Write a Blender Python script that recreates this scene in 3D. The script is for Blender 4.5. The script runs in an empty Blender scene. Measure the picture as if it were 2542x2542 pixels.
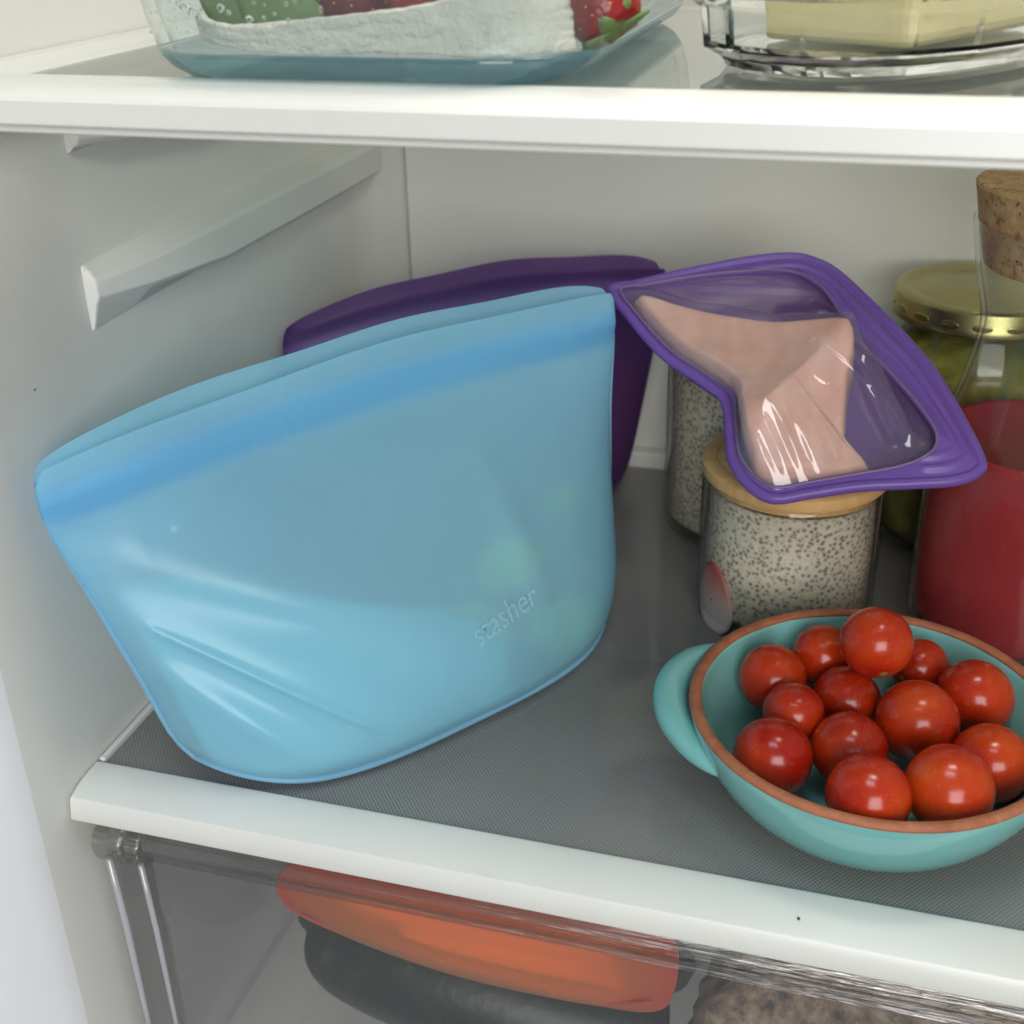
import bpy, bmesh, math, random
from mathutils import Vector, Matrix, noise

random.seed(7)
S = bpy.context.scene
COL = S.collection

# ------------------------------------------------------------------ camera
cam_d = bpy.data.cameras.new("camera")
cam = bpy.data.objects.new("camera", cam_d)
COL.objects.link(cam)
R_ = Vector((0.9613694, 0.27466535, -0.01810558))      # image right
D_ = Vector((0.10992629, -0.44339685, -0.88955913))    # image down
F_ = Vector((-0.25235903, 0.85320465, -0.45646111))    # view direction
m = Matrix((( R_.x, -D_.x, -F_.x, 0), (R_.y, -D_.y, -F_.y, 0), (R_.z, -D_.z, -F_.z, 0.32), (0, 0, 0, 1)))
cam.matrix_world = m
cam_d.sensor_width = 36
cam_d.lens = 3064.06 / 2542 * 36
cam_d.clip_start, cam_d.clip_end = 0.01, 50
cam_d.dof.use_dof = True
cam_d.dof.focus_distance = 0.46
cam_d.dof.aperture_fstop = 14
S.camera = cam

# ------------------------------------------------------------------ light
W = bpy.data.worlds.new("World")
S.world = W
W.use_nodes = True
bg = W.node_tree.nodes["Background"]
bg.inputs[0].default_value = (0.86, 0.93, 1.0, 1)
bg.inputs[1].default_value = 0.25


def area(name, loc, target, size, size_y, power, colour):
    L = bpy.data.lights.new(name, 'AREA')
    L.shape = 'RECTANGLE'
    L.size, L.size_y, L.energy, L.color = size, size_y, power, colour
    o = bpy.data.objects.new(name, L)
    COL.objects.link(o)
    o.location = loc
    o.rotation_euler = (Vector(target) - Vector(loc)).to_track_quat('-Z', 'Y').to_euler()
    return o


area("kitchen_ceiling_light", (-0.10, -0.20, 2.30), (-0.10, 0.32, 0.0), 0.9, 0.7, 15, (0.72, 0.86, 1.0))
area("kitchen_window_light", (0.55, -1.50, 0.75), (-0.05, 0.55, 0.1), 1.2, 1.2, 31, (1.0, 0.99, 0.975))
area("fridge_lamp_light", (0.06, 0.40, 0.612), (0.06, 0.401, 0.0), 0.16, 0.07, 1.3, (1.0, 0.96, 0.89))

S.view_settings.view_transform = 'Standard'
S.view_settings.look = 'None'
S.view_settings.exposure = 0.0
S.view_settings.gamma = 1.0
S.render.engine = 'CYCLES'
S.cycles.max_bounces = 14
S.cycles.transmission_bounces = 12
S.cycles.transparent_max_bounces = 24
S.cycles.glossy_bounces = 6
S.cycles.diffuse_bounces = 5
S.cycles.use_denoising = True
S.cycles.adaptive_threshold = 0.03
S.cycles.sample_clamp_indirect = 4.0
S.cycles.blur_glossy = 0.5


# ------------------------------------------------------------------ material helpers
class NT:
    def __init__(self, name):
        self.m = bpy.data.materials.new(name)
        self.m.use_nodes = True
        self.t = self.m.node_tree
        self.t.nodes.clear()
        self.out = self.t.nodes.new("ShaderNodeOutputMaterial")

    def n(self, kind, **kw):
        nd = self.t.nodes.new(kind)
        for k, v in kw.items():
            if hasattr(nd, k):
                setattr(nd, k, v)
            else:
                nd.inputs[k.replace('_', ' ')].default_value = v
        return nd

    def l(self, a, b):
        self.t.links.new(a, b)

    def math(self, op, a, b=None, clamp=False):
        nd = self.t.nodes.new("ShaderNodeMath")
        nd.operation = op
        nd.use_clamp = clamp
        for i, x in enumerate((a, b)):
            if x is None:
                continue
            if isinstance(x, (int, float)):
                nd.inputs[i].default_value = x
            else:
                self.l(x, nd.inputs[i])
        return nd.outputs[0]

    def mix(self, fac, a, b):
        nd = self.t.nodes.new("ShaderNodeMix")
        nd.data_type = 'RGBA'
        for s, x in ((nd.inputs[0], fac), (nd.inputs[6], a), (nd.inputs[7], b)):
            if isinstance(x, (int, float)):
                s.default_value = x
            elif isinstance(x, tuple):
                s.default_value = (*x[:3], 1)
            else:
                self.l(x, s)
        return nd.outputs[2]

    def coord(self, which="Object"):
        return self.n("ShaderNodeTexCoord").outputs[which]

    def noise(self, scale, detail=3, rough=0.55, vec=None, out=0, dist=0):
        nd = self.n("ShaderNodeTexNoise")
        nd.inputs["Scale"].default_value = scale
        nd.inputs["Detail"].default_value = detail
        nd.inputs["Roughness"].default_value = rough
        nd.inputs["Distortion"].default_value = dist
        self.l(vec if vec is not None else self.coord(), nd.inputs["Vector"])
        return nd.outputs[out]

    def ramp(self, fac, stops):
        nd = self.n("ShaderNodeValToRGB")
        cr = nd.color_ramp
        while len(cr.elements) < len(stops):
            cr.elements.new(0.5)
        for e, (p, c) in zip(cr.elements, stops):
            e.position = p
            e.color = (*c, 1) if len(c) == 3 else c
        self.l(fac, nd.inputs[0])
        return nd.outputs[0]

    def bump(self, h, strength=0.2, dist=0.001):
        nd = self.n("ShaderNodeBump")
        nd.inputs["Strength"].default_value = strength
        nd.inputs["Distance"].default_value = dist
        self.l(h, nd.inputs["Height"])
        return nd.outputs[0]

    def pbsdf(self, **kw):
        p = self.n("ShaderNodeBsdfPrincipled")
        for k, v in kw.items():
            s = p.inputs[k.replace('_', ' ')]
            if isinstance(v, (int, float)):
                s.default_value = v
            elif isinstance(v, tuple):
                s.default_value = (*v[:3], 1) if s.type == 'RGBA' else v
            else:
                self.l(v, s)
        return p

    def done(self, shader):
        self.l(shader.outputs[0], self.out.inputs[0])
        return self.m

    def mixsh(self, fac, a, b):
        nd = self.n("ShaderNodeMixShader")
        if isinstance(fac, (int, float)):
            nd.inputs[0].default_value = fac
        else:
            self.l(fac, nd.inputs[0])
        self.l(a.outputs[0], nd.inputs[1])
        self.l(b.outputs[0], nd.inputs[2])
        return nd


def plastic(name, col, rough=0.35, nscale=14, var=0.05, bump=0.03, bscale=900, spec=0.5):
    t = NT(name)
    f = t.noise(nscale, 4)
    c = t.mix(f, tuple(x * (1 - var) for x in col), tuple(min(1, x * (1 + var)) for x in col))
    sm = t.ramp(t.noise(9, 6, 0.65, dist=1.2), [(0.52, (0, 0, 0)), (0.75, (1, 1, 1))])
    c = t.mix(t.math('MULTIPLY', sm, 0.12), c, tuple(x * 0.72 for x in col))
    rr = t.math('ADD', t.math('MULTIPLY', t.noise(nscale * 3, 3), 0.15), rough - 0.07)
    nrm = t.bump(t.noise(bscale, 2), bump, 0.0004)
    p = t.pbsdf(Base_Color=c, Roughness=rr, Normal=nrm, Specular_IOR_Level=spec)
    return t.done(p)


def solid_glass(name, tint=(0.97, 0.99, 0.98), rough=0.0, ior=1.48, dens=0.0, vcol=(1, 1, 1)):
    t = NT(name)
    p = t.pbsdf(Base_Color=tint, Roughness=rough, IOR=ior, Transmission_Weight=1.0)
    t.done(p)
    if dens:
        v = t.n("ShaderNodeVolumeAbsorption")
        v.inputs[0].default_value = (*vcol, 1)
        v.inputs[1].default_value = dens
        t.l(v.outputs[0], t.out.inputs[1])
    return t.m


def thin_clear(name, tint=(0.93, 0.94, 0.94), gloss_rough=0.04, ior=1.5, extra=0.0, haze=0.0, hazecol=(0.8, 0.8, 0.82), bumpn=0.0, bscale=60):
    """thin clear sheet: light passes straight through, the rest mirrors by Fresnel, optional milky haze"""
    t = NT(name)
    tr = t.n("ShaderNodeBsdfTransparent")
    tr.inputs[0].default_value = (*tint, 1)
    gl = t.n("ShaderNodeBsdfGlossy")
    gl.inputs["Roughness"].default_value = gloss_rough
    fr = t.n("ShaderNodeLayerWeight")
    fr.inputs[0].default_value = 0.5
    if bumpn:
        b = t.bump(t.noise(bscale, 4), bumpn, 0.002)
        t.l(b, gl.inputs["Normal"])
        t.l(b, fr.inputs["Normal"])
    f0 = ((ior - 1) / (ior + 1)) ** 2 + extra
    fac = t.math('ADD', t.math('MULTIPLY', t.math('POWER', fr.outputs["Facing"], 5.0), 1 - f0), f0, True)
    base = tr
    if haze:
        df = t.n("ShaderNodeBsdfDiffuse")
        df.inputs[0].default_value = (*hazecol, 1)
        base = t.mixsh(haze, tr, df)
    return t.done(t.mixsh(fac, base, gl))


def silicone(name, pale, deep, see=0.35, see_rough=0.35, ior=1.18, trans=0.45, gloss=0.35, glow=1.0, smudge=True):
    """translucent silicone skin: diffuse + diffusely transmitting + blurred see-through, satin sheen on top.
    the mesh attribute 'thick' (0..1) says where the silicone is thicker and so more strongly coloured"""
    t = NT(name)
    at = t.n("ShaderNodeAttribute")
    at.attribute_name = "thick"
    nz = t.noise(22, 4, 0.6)
    pv = t.mix(t.math('MULTIPLY', nz, 0.5), pale, tuple(min(1, x * 1.12 + 0.02) for x in pale))
    c = t.mix(at.outputs["Fac"], pv, deep)
    df = t.n("ShaderNodeBsdfDiffuse")
    tl = t.n("ShaderNodeBsdfTranslucent")
    t.l(c, df.inputs[0])
    t.l(c, tl.inputs[0])
    body = t.mixsh(trans, df, tl)
    rf = t.n("ShaderNodeBsdfRefraction")
    rf.inputs["Roughness"].default_value = see_rough
    rf.inputs["IOR"].default_value = ior
    t.l(c, rf.inputs[0])
    k = t.math('MULTIPLY', t.math('SUBTRACT', 1.0, at.outputs["Fac"]), see)
    body = t.mixsh(k, body, rf)
    gl = t.n("ShaderNodeBsdfGlossy")
    gl.inputs["Roughness"].default_value = gloss
    fr = t.n("ShaderNodeLayerWeight")
    fr.inputs[0].default_value = 0.5
    sheen = t.math('ADD', t.math('MULTIPLY', t.math('POWER', fr.outputs["Facing"], 5.0), 0.5), 0.03)
    b = t.bump(t.noise(14, 3, 0.4), 0.06, 0.003)
    t.l(b, gl.inputs["Normal"])
    if smudge:
        rr = t.math('ADD', t.math('MULTIPLY', t.noise(25, 4, 0.6, dist=0.3), 0.20), gloss - 0.10)
        t.l(rr, gl.inputs["Roughness"])
    return t.done(t.mixsh(sheen, body, gl))


# ------------------------------------------------------------------ mesh helpers
def link(name, me, mat=None, parent=None, smooth=True):
    o = bpy.data.objects.new(name, me)
    COL.objects.link(o)
    if mat:
        me.materials.append(mat)
    if smooth:
        for p in me.polygons:
            p.use_smooth = True
    if parent:
        o.parent = parent
    return o


def tag(o, label=None, cat=None, group=None, kind=None):
    for k, v in (("label", label), ("category", cat), ("group", group), ("kind", kind)):
        if v:
            o[k] = v
    return o


def empty(name, loc, label, cat, group=None):
    o = bpy.data.objects.new(name, None)
    COL.objects.link(o)
    o.location = loc
    o.empty_display_size = 0.02
    bpy.context.view_layer.update()
    return tag(o, label, cat, group)


def adopt(o, parent):
    """parent o (built in world coordinates) under an Empty, keeping its place"""
    o.parent = parent
    o.matrix_parent_inverse = Matrix.Translation(-parent.location)
    return o


def pym(name, vs, fs, mat=None, smooth=True, merge=0.0, recalc=True):
    me = bpy.data.meshes.new(name)
    me.from_pydata([tuple(v) for v in vs], [], fs)
    if merge or recalc:
        bm = bmesh.new()
        bm.from_mesh(me)
        if merge:
            bmesh.ops.remove_doubles(bm, verts=bm.verts, dist=merge)
        if recalc:
            bmesh.ops.recalc_face_normals(bm, faces=bm.faces)
        bm.to_mesh(me)
        bm.free()
    return link(name, me, mat, None, smooth)


def grid(name, fn, nu, nv, mat=None, cu=False, cv=False, smooth=True, merge=0.0):
    vs = [fn(i / (nu if cu else nu - 1), j / (nv if cv else nv - 1)) for j in range(nv) for i in range(nu)]
    fs = []
    for j in range(nv if cv else nv - 1):
        for i in range(nu if cu else nu - 1):
            i2, j2 = (i + 1) % nu, (j + 1) % nv
            fs.append((j * nu + i, j * nu + i2, j2 * nu + i2, j2 * nu + i))
    return pym(name, vs, fs, mat, smooth, merge)


def lathe(name, prof, cx, cy, mat=None, n=72, a0=0.0):
    """prof: (r, z) list; ends on the axis are closed by merging"""
    vs, fs = [], []
    for (r, z) in prof:
        for i in range(n):
            a = a0 + 2 * math.pi * i / n
            vs.append((cx + r * math.cos(a), cy + r * math.sin(a), z))
    for j in range(len(prof) - 1):
        for i in range(n):
            k = (i + 1) % n
            fs.append((j * n + i, j * n + k, (j + 1) * n + k, (j + 1) * n + i))
    return pym(name, vs, fs, mat, True, 1e-6)


def spline(pts, per=6, closed=False):
    """Catmull-Rom through points (any dimension)"""
    out, n = [], len(pts)
    for i in range(n if closed else n - 1):
        if closed:
            p = [pts[(i + k) % n] for k in (-1, 0, 1, 2)]
        else:
            p = [pts[max(0, min(n - 1, i + k))] for k in (-1, 0, 1, 2)]
        for s in range(per):
            t = s / per
            out.append(tuple(0.5 * (2 * b + (c - a) * t + (2 * a - 5 * b + 4 * c - d) * t * t + (3 * b - a - 3 * c + d) * t ** 3)
                             for a, b, c, d in zip(*p)))
    if not closed:
        out.append(tuple(pts[-1]))
    return out


def tube(name, pts, rad, mat=None, n=12, closed=False, squash=1.0, up=Vector((0, 0, 1))):
    pts = [Vector(p) for p in pts]
    N = len(pts)
    vs, fs = [], []
    for i, p in enumerate(pts):
        if closed:
            d = pts[(i + 1) % N] - pts[i - 1]
        else:
            d = pts[min(i + 1, N - 1)] - pts[max(i - 1, 0)]
        d.normalize()
        s = d.cross(up)
        if s.length < 1e-4:
            s = d.cross(Vector((0, 1, 0)))
        s.normalize()
        w = s.cross(d)
        r = rad(i / (N - 1)) if callable(rad) else rad
        for k in range(n):
            a = 2 * math.pi * k / n
            vs.append(p + s * r * math.cos(a) + w * r * squash * math.sin(a))
    for i in range(N if closed else N - 1):
        j = (i + 1) % N
        for k in range(n):
            k2 = (k + 1) % n
            fs.append((i * n + k, i * n + k2, j * n + k2, j * n + k))
    if not closed:
        fs.append(tuple(range(n)))
        fs.append(tuple((N - 1) * n + k for k in range(n)))
    return pym(name, vs, fs, mat)


def extrude_profile(name, prof, axis, a, b, mat=None, smooth=True, ang=40, bevel=0.0):
    """closed 2-d profile extruded along an axis. axis 'x': prof=(y,z); 'z': prof=(x,y); 'y': prof=(x,z)"""
    n = len(prof)
    f = {'x': lambda p, t: (t, p[0], p[1]), 'y': lambda p, t: (p[0], t, p[1]), 'z': lambda p, t: (p[0], p[1], t)}[axis]
    vs = [f(p, a) for p in prof] + [f(p, b) for p in prof]
    fs = [(i, (i + 1) % n, n + (i + 1) % n, n + i) for i in range(n)] + [tuple(range(n)), tuple(range(2 * n - 1, n - 1, -1))]
    o = pym(name, vs, fs, mat, smooth)
    if bevel:
        md = o.modifiers.new("bevel", 'BEVEL')
        md.width, md.segments, md.limit_method, md.angle_limit = bevel, 3, 'ANGLE', math.radians(35)
    if smooth:
        try:
            o.data.set_sharp_from_angle(angle=math.radians(ang))
        except Exception:
            pass
    return o


def box(name, lo, hi, mat=None, bevel=0.001, seg=2):
    x0, y0, z0 = lo
    x1, y1, z1 = hi
    vs = [(x, y, z) for z in (z0, z1) for y in (y0, y1) for x in (x0, x1)]
    fs = [(0, 2, 3, 1), (4, 5, 7, 6), (0, 1, 5, 4), (2, 6, 7, 3), (0, 4, 6, 2), (1, 3, 7, 5)]
    o = pym(name, vs, fs, mat, False)
    if bevel:
        md = o.modifiers.new("bevel", 'BEVEL')
        md.width, md.segments = bevel, seg
    return o


def rrect(hx, hy, r, n=8):
    out = []
    for sx, sy, a0 in ((1, 1, 0), (-1, 1, 90), (-1, -1, 180), (1, -1, 270)):
        for i in range(n + 1):
            a = math.radians(a0 + 90 * i / n)
            out.append((sx * (hx - r) + r * math.cos(a), sy * (hy - r) + r * math.sin(a)))
    return out


def loft(name, rings, mat=None, cap0=True, cap1=True, smooth=True):
    n = len(rings[0])
    vs = [p for r in rings for p in r]
    fs = []
    for j in range(len(rings) - 1):
        for i in range(n):
            k = (i + 1) % n
            fs.append((j * n + i, j * n + k, (j + 1) * n + k, (j + 1) * n + i))
    if cap0:
        fs.append(tuple(range(n)))
    if cap1:
        fs.append(tuple((len(rings) - 1) * n + i for i in range(n)))
    return pym(name, vs, fs, mat, smooth)


def table(t, v):
    n = len(t)
    if v <= t[0][0]:
        return t[0][1]
    for i in range(n - 1):
        a, x = t[i]
        b, y = t[i + 1]
        if v <= b:
            s = (v - a) / (b - a)
            m0 = (y - t[i - 1][1]) / (b - t[i - 1][0]) * (b - a) if i > 0 else y - x
            m1 = (t[i + 2][1] - x) / (t[i + 2][0] - a) * (b - a) if i < n - 2 else y - x
            return (2 * s ** 3 - 3 * s * s + 1) * x + (s ** 3 - 2 * s * s + s) * m0 + (-2 * s ** 3 + 3 * s * s) * y + (s ** 3 - s * s) * m1
    return t[-1][1]


def thick_attr(o, vals):
    a = o.data.attributes.new("thick", 'FLOAT', 'POINT')
    a.data.foreach_set("value", vals)


# ------------------------------------------------------------------ materials
M_LINER = plastic("fridge_liner", (0.72, 0.712, 0.66), 0.42, 5, 0.03, 0.05, 500)
M_TRIM = plastic("white_trim_plastic", (0.75, 0.738, 0.68), 0.30, 6, 0.02, 0.04, 700)
M_FRAME = plastic("daylit_frame_plastic", (0.84, 0.845, 0.85), 0.35, 6, 0.02, 0.04, 700)  # cooler, brighter white than the liner: daylight on the frame put into its colour
M_RIB = plastic("rib_plastic", (0.75, 0.742, 0.69), 0.42, 5, 0.03, 0.05, 500)


def frit_glass():
    t = NT("frit_dotted_glass")
    co = t.coord()
    sep = t.n("ShaderNodeSeparateXYZ")
    t.l(co, sep.inputs[0])
    pit = 0.00165
    # staggered dot lattice
    a = t.math('DIVIDE', sep.outputs[0], pit)
    b = t.math('DIVIDE', sep.outputs[1], pit * 0.62)
    row = t.math('FLOOR', b)
    off = t.math('MULTIPLY', t.math('MODULO', row, 2.0), 0.5)
    fx = t.math('SUBTRACT', t.math('FRACT', t.math('ADD', a, off)), 0.5)
    fy = t.math('MULTIPLY', t.math('SUBTRACT', t.math('FRACT', b), 0.5), 0.62)
    d2 = t.math('ADD', t.math('MULTIPLY', fx, fx), t.math('MULTIPLY', fy, fy))
    dot = t.math('LESS_THAN', d2, 0.040)
    # the printed field stops short of the rear of the pane
    fade = t.math('LESS_THAN', sep.outputs[1], 0.47)
    patch = t.ramp(t.noise(9, 2), [(0.40, (0.55, 0.55, 0.55)), (0.60, (1, 1, 1))])
    dd = t.math('MULTIPLY', t.math('MULTIPLY', dot, fade), patch)
    base = t.mix(t.noise(7, 4), (0.230, 0.222, 0.208), (0.272, 0.262, 0.246))
    c = t.mix(dd, base, (0.055, 0.055, 0.052))
    rough = t.math('ADD', t.math('MULTIPLY', t.noise(40, 4), 0.07), 0.05)
    p = t.pbsdf(Base_Color=c, Roughness=rough, IOR=1.5)
    return t.done(p)


M_FRIT = frit_glass()
M_PANE = thin_clear("shelf_glass", (0.80, 0.83, 0.81), 0.03, 1.52, 0.02, 0.10, (0.45, 0.47, 0.45))
M_DRAWER = thin_clear("clear_drawer_plastic", (0.93, 0.93, 0.935), 0.06, 1.5, 0.0, 0.012, (0.62, 0.62, 0.66))
M_BEAD = thin_clear("drawer_bead_plastic", (0.95, 0.95, 0.96), 0.15, 1.5, 0.10, 0.40, (0.82, 0.82, 0.87))


def rail_plastic():
    t = NT("drawer_rail_plastic")
    mp = t.n("ShaderNodeMapping")
    t.l(t.coord(), mp.inputs[0])
    mp.inputs["Scale"].default_value = (5, 260, 260)
    h = t.noise(1.0, 4, 0.6, mp.outputs[0])
    b = t.bump(h, 0.9, 0.004)
    tr = t.n("ShaderNodeBsdfTransparent")
    t.l(t.mix(h, (0.80, 0.78, 0.76), (1.0, 0.99, 0.98)), tr.inputs[0])  # streaked tint and gloss stand in for light refracted along the clear rail
    gl = t.n("ShaderNodeBsdfGlossy")
    gl.inputs["Roughness"].default_value = 0.12
    t.l(b, gl.inputs["Normal"])
    return t.done(t.mixsh(t.math('ADD', t.math('MULTIPLY', t.math('POWER', h, 2.5), 1.1), 0.0), tr, gl))


M_RAIL = rail_plastic()
M_FRONT = thin_clear("drawer_front_plastic", (0.97, 0.97, 0.975), 0.08, 1.5, 0.0, 0.03, (0.75, 0.75, 0.80), 0.05, 20)  # bluish diffuse haze stands in for the room's milky reflection on the front
M_DISH = solid_glass("dish_glass", (0.93, 0.98, 0.985), 0.0, 1.48)
M_BUTTERGLASS = thin_clear("pressed_glass", (0.90, 0.92, 0.90), 0.03, 1.52, 0.03, 0.03, (0.6, 0.62, 0.6))
M_BUTTERWALL = solid_glass("pressed_glass_wall", (0.95, 0.96, 0.95), 0.07, 1.25)
M_BUTTERFOOT = thin_clear("pressed_glass_foot", (0.55, 0.60, 0.57), 0.04, 1.52, 0.05, 0.12, (0.12, 0.15, 0.14))
M_JAR = thin_clear("jar_glass", (0.95, 0.96, 0.95), 0.02, 1.5, 0.0)
M_CARAFE = thin_clear("carafe_glass", (0.965, 0.975, 0.97), 0.03, 1.42, 0.0)


# ------------------------------------------------------------------ the refrigerator
XL, YB = -0.2805, 0.6857
fr = empty("refrigerator", (0, 0.5, -0.30), "white plastic refrigerator interior with moulded shelf ribs around all the food", "refrigerator")
T0, Z0, Z1 = 0.02, -0.30, 0.62
# left side wall, flaring outward at the door opening, with a bevelled rear corner
frame = [(-0.46, 0.252), (-0.40, 0.2535), (-0.345, 0.2590), (-0.316, 0.2690), (-0.300, 0.2810), (-0.2885, 0.2960), (-0.2840, 0.3040), (-0.2840, 0.3300), (-0.46, 0.3300)]
adopt(extrude_profile("door_frame", frame, 'z', Z0, Z1, M_FRAME, True, 50), fr)
wall = [(-0.2838, 0.3042), (-0.2822, 0.310), (-0.2810, 0.320), (XL, 0.330),
        (XL, 0.640), (XL + 0.0015, 0.652), (XL + 0.006, 0.664), (-0.2665, 0.679), (-0.2640, 0.6880),
        (-0.2640, 0.715), (-0.2838, 0.715)]
adopt(extrude_profile("side_wall", wall, 'z', Z0, Z1, M_LINER, True, 35), fr)
rw = [(0.46, 0.262), (0.38, 0.265), (0.335, 0.2705), (0.312, 0.279), (0.297, 0.290), (0.2865, 0.303), (0.2822, 0.314), (0.2805, 0.330), (0.2805, 0.715), (0.46, 0.715)]
adopt(extrude_profile("side_wall", rw, 'z', Z0, Z1, M_LINER, True, 35), fr)
adopt(box("back_wall", (-0.2636, YB, Z0), (0.2800, 0.712, Z1), M_LINER, 0.0012), fr)
adopt(box("ceiling_panel", (-0.46, 0.262, Z1 + 0.0005), (0.46, 0.715, Z1 + 0.02), M_LINER, 0), fr)
adopt(box("floor_panel", (-0.46, 0.262, Z0 - 0.02), (0.46, 0.715, Z0 - 0.0005), M_LINER, 0), fr)


def rib(z_top, y0, y1, h=0.0215):
    """moulded ledge: a wedge-shaped nose at the front, then a ledge with a slanting underside"""
    secs = []
    for (y, out, zt, zm, zb) in ((y0, 0.0005, 0.0, -0.003, -h), (y0 + 0.0015, 0.0045, 0.0, -0.004, -h),
                                 (y0 + 0.03, 0.011, 0.001, -0.006, -h + 0.001), (y0 + 0.09, 0.0125, 0.0015, -0.011, -h + 0.0015),
                                 (y0 + 0.18, 0.0125, 0.0015, -0.0115, -h + 0.0015), (y1 - 0.004, 0.012, 0.0015, -0.0115, -h + 0.0015), (y1, 0.004, 0.0005, -0.010, -h + 0.004)):
        ring = [(XL - 0.004, y, z_top + zt + 0.0045), (XL + 0.0002, y, z_top + zt + 0.0042), (XL + out * 0.45, y, z_top + zt + 0.0022), (XL + out * 0.9, y, z_top + zt - 0.001),
                (XL + out, y, z_top + zt - 0.003), (XL + out, y, z_top + zm - 0.004), (XL + out * 0.85, y, z_top + zm - 0.0052 - 0.0008), (XL + 0.0002, y, z_top + zb), (XL - 0.004, y, z_top + zb)]
        secs.append(ring)
    o = loft("shelf_rib", secs, M_RIB)
    md = o.modifiers.new("bevel", 'BEVEL')
    md.width, md.segments, md.limit_method, md.angle_limit = 0.0024, 4, 'ANGLE', math.radians(16)
    md.harden_normals = True
    adopt(o, fr)


rib(0.1905, 0.3885, 0.664)
rib(0.2475, 0.3925, 0.664, 0.013)


# lamp housing on the ceiling that the light comes from
lamp = NT("lamp_diffuser")
em = lamp.n("ShaderNodeEmission")
em.inputs[0].default_value = (1, 0.94, 0.84, 1)
em.inputs[1].default_value = 4.0
lamp.done(em)
adopt(box("lamp_cover", (-0.03, 0.36, 0.614), (0.15, 0.44, 0.6195), lamp.m, 0.001), fr)

# ------------------------------------------------------------------ shelves
GZ = 0.2675
us = empty("glass_shelf", (0, 0.5, GZ - 0.004), "upper clear glass shelf with white front edge carrying the glass dishes", "shelf", "refrigerator shelves")
adopt(box("glass_pane", (-0.2625, 0.336, GZ - 0.0035), (0.2625, 0.668, GZ), M_PANE, 0.0004), us)
lip = [(0.3480, GZ + 0.0004), (0.3470, GZ + 0.0012), (0.3450, GZ + 0.0015), (0.3300, GZ + 0.0012), (0.3235, GZ + 0.0002), (0.3205, GZ - 0.0012), (0.3195, GZ - 0.0024),
       (0.3182, GZ - 0.0086), (0.3188, GZ - 0.0092), (0.3222, GZ - 0.0094), (0.3218, GZ - 0.0114), (0.3225, GZ - 0.0120), (0.3480, GZ - 0.0110)]
adopt(extrude_profile("front_trim", lip, 'x', -0.2790, 0.2790, M_TRIM, True, 24, 0.0003), us)
side = [(-0.2798, GZ + 0.0035), (-0.2735, GZ + 0.0030), (-0.2680, GZ + 0.0012), (-0.2632, GZ + 0.0004), (-0.2626, GZ - 0.0040), (-0.2790, GZ - 0.0060)]
adopt(extrude_profile("side_trim", side, 'y', 0.3485, 0.672, M_TRIM, False, 30, 0.0007), us)
adopt(extrude_profile("side_trim", [(-x, z) for x, z in side], 'y', 0.3485, 0.672, M_TRIM, False, 30, 0.0007), us)
adopt(box("back_trim", (-0.2620, 0.6685, GZ - 0.006), (0.2620, 0.6820, GZ + 0.008), M_TRIM, 0.0012), us)

ls = empty("glass_shelf", (0, 0.5, -0.004), "lower grey dotted glass shelf with white front edge under the blue bag and bowl", "shelf", "refrigerator shelves")
adopt(box("glass_pane", (-0.2770, 0.3385, -0.0040), (0.2770, 0.6740, 0.0), M_FRIT, 0.0004), ls)
lip = [(0.3405, 0.0006), (0.3398, 0.0013), (0.3385, 0.0015), (0.3330, 0.0014), (0.3265, 0.0007), (0.3200, -0.0013), (0.3191, -0.0023),
       (0.3174, -0.0102), (0.3176, -0.0110), (0.3184, -0.0115), (0.3330, -0.0122), (0.3378, -0.0115), (0.3383, -0.0060), (0.3383, -0.0006)]
adopt(extrude_profile("front_trim", lip, 'x', -0.2800, 0.2800, M_TRIM, True, 30, 0.0004), ls)
adopt(box("side_trim", (-0.2798, 0.3410, -0.0060), (-0.2772, 0.6740, 0.0022), M_TRIM, 0.0007), ls)
adopt(box("back_trim", (-0.2600, 0.6760, -0.0060), (0.2790, 0.6850, 0.0090), M_TRIM, 0.0015), ls)

# small worn lettering printed on the upper pane
t = NT("printed_grey")
t.done(t.pbsdf(Base_Color=(0.10, 0.10, 0.10), Roughness=0.5))
cu = bpy.data.curves.new("lettering", 'FONT')
cu.body = "protection"
cu.size = 0.0120
cu.space_character = 1.15
to = bpy.data.objects.new("lettering", cu)
COL.objects.link(to)
bpy.context.view_layer.update()
me = bpy.data.meshes.new_from_object(to.evaluated_get(bpy.context.evaluated_depsgraph_get()))
bpy.data.objects.remove(to)
lt = link("printed_lettering", me, t.m)
lt.location = (-0.0775, 0.3490, GZ + 0.0003)
lt.scale = (0.42, 1.15, 1)
lt.parent = us
lt.matrix_parent_inverse = Matrix.Translation(-us.location)

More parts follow.
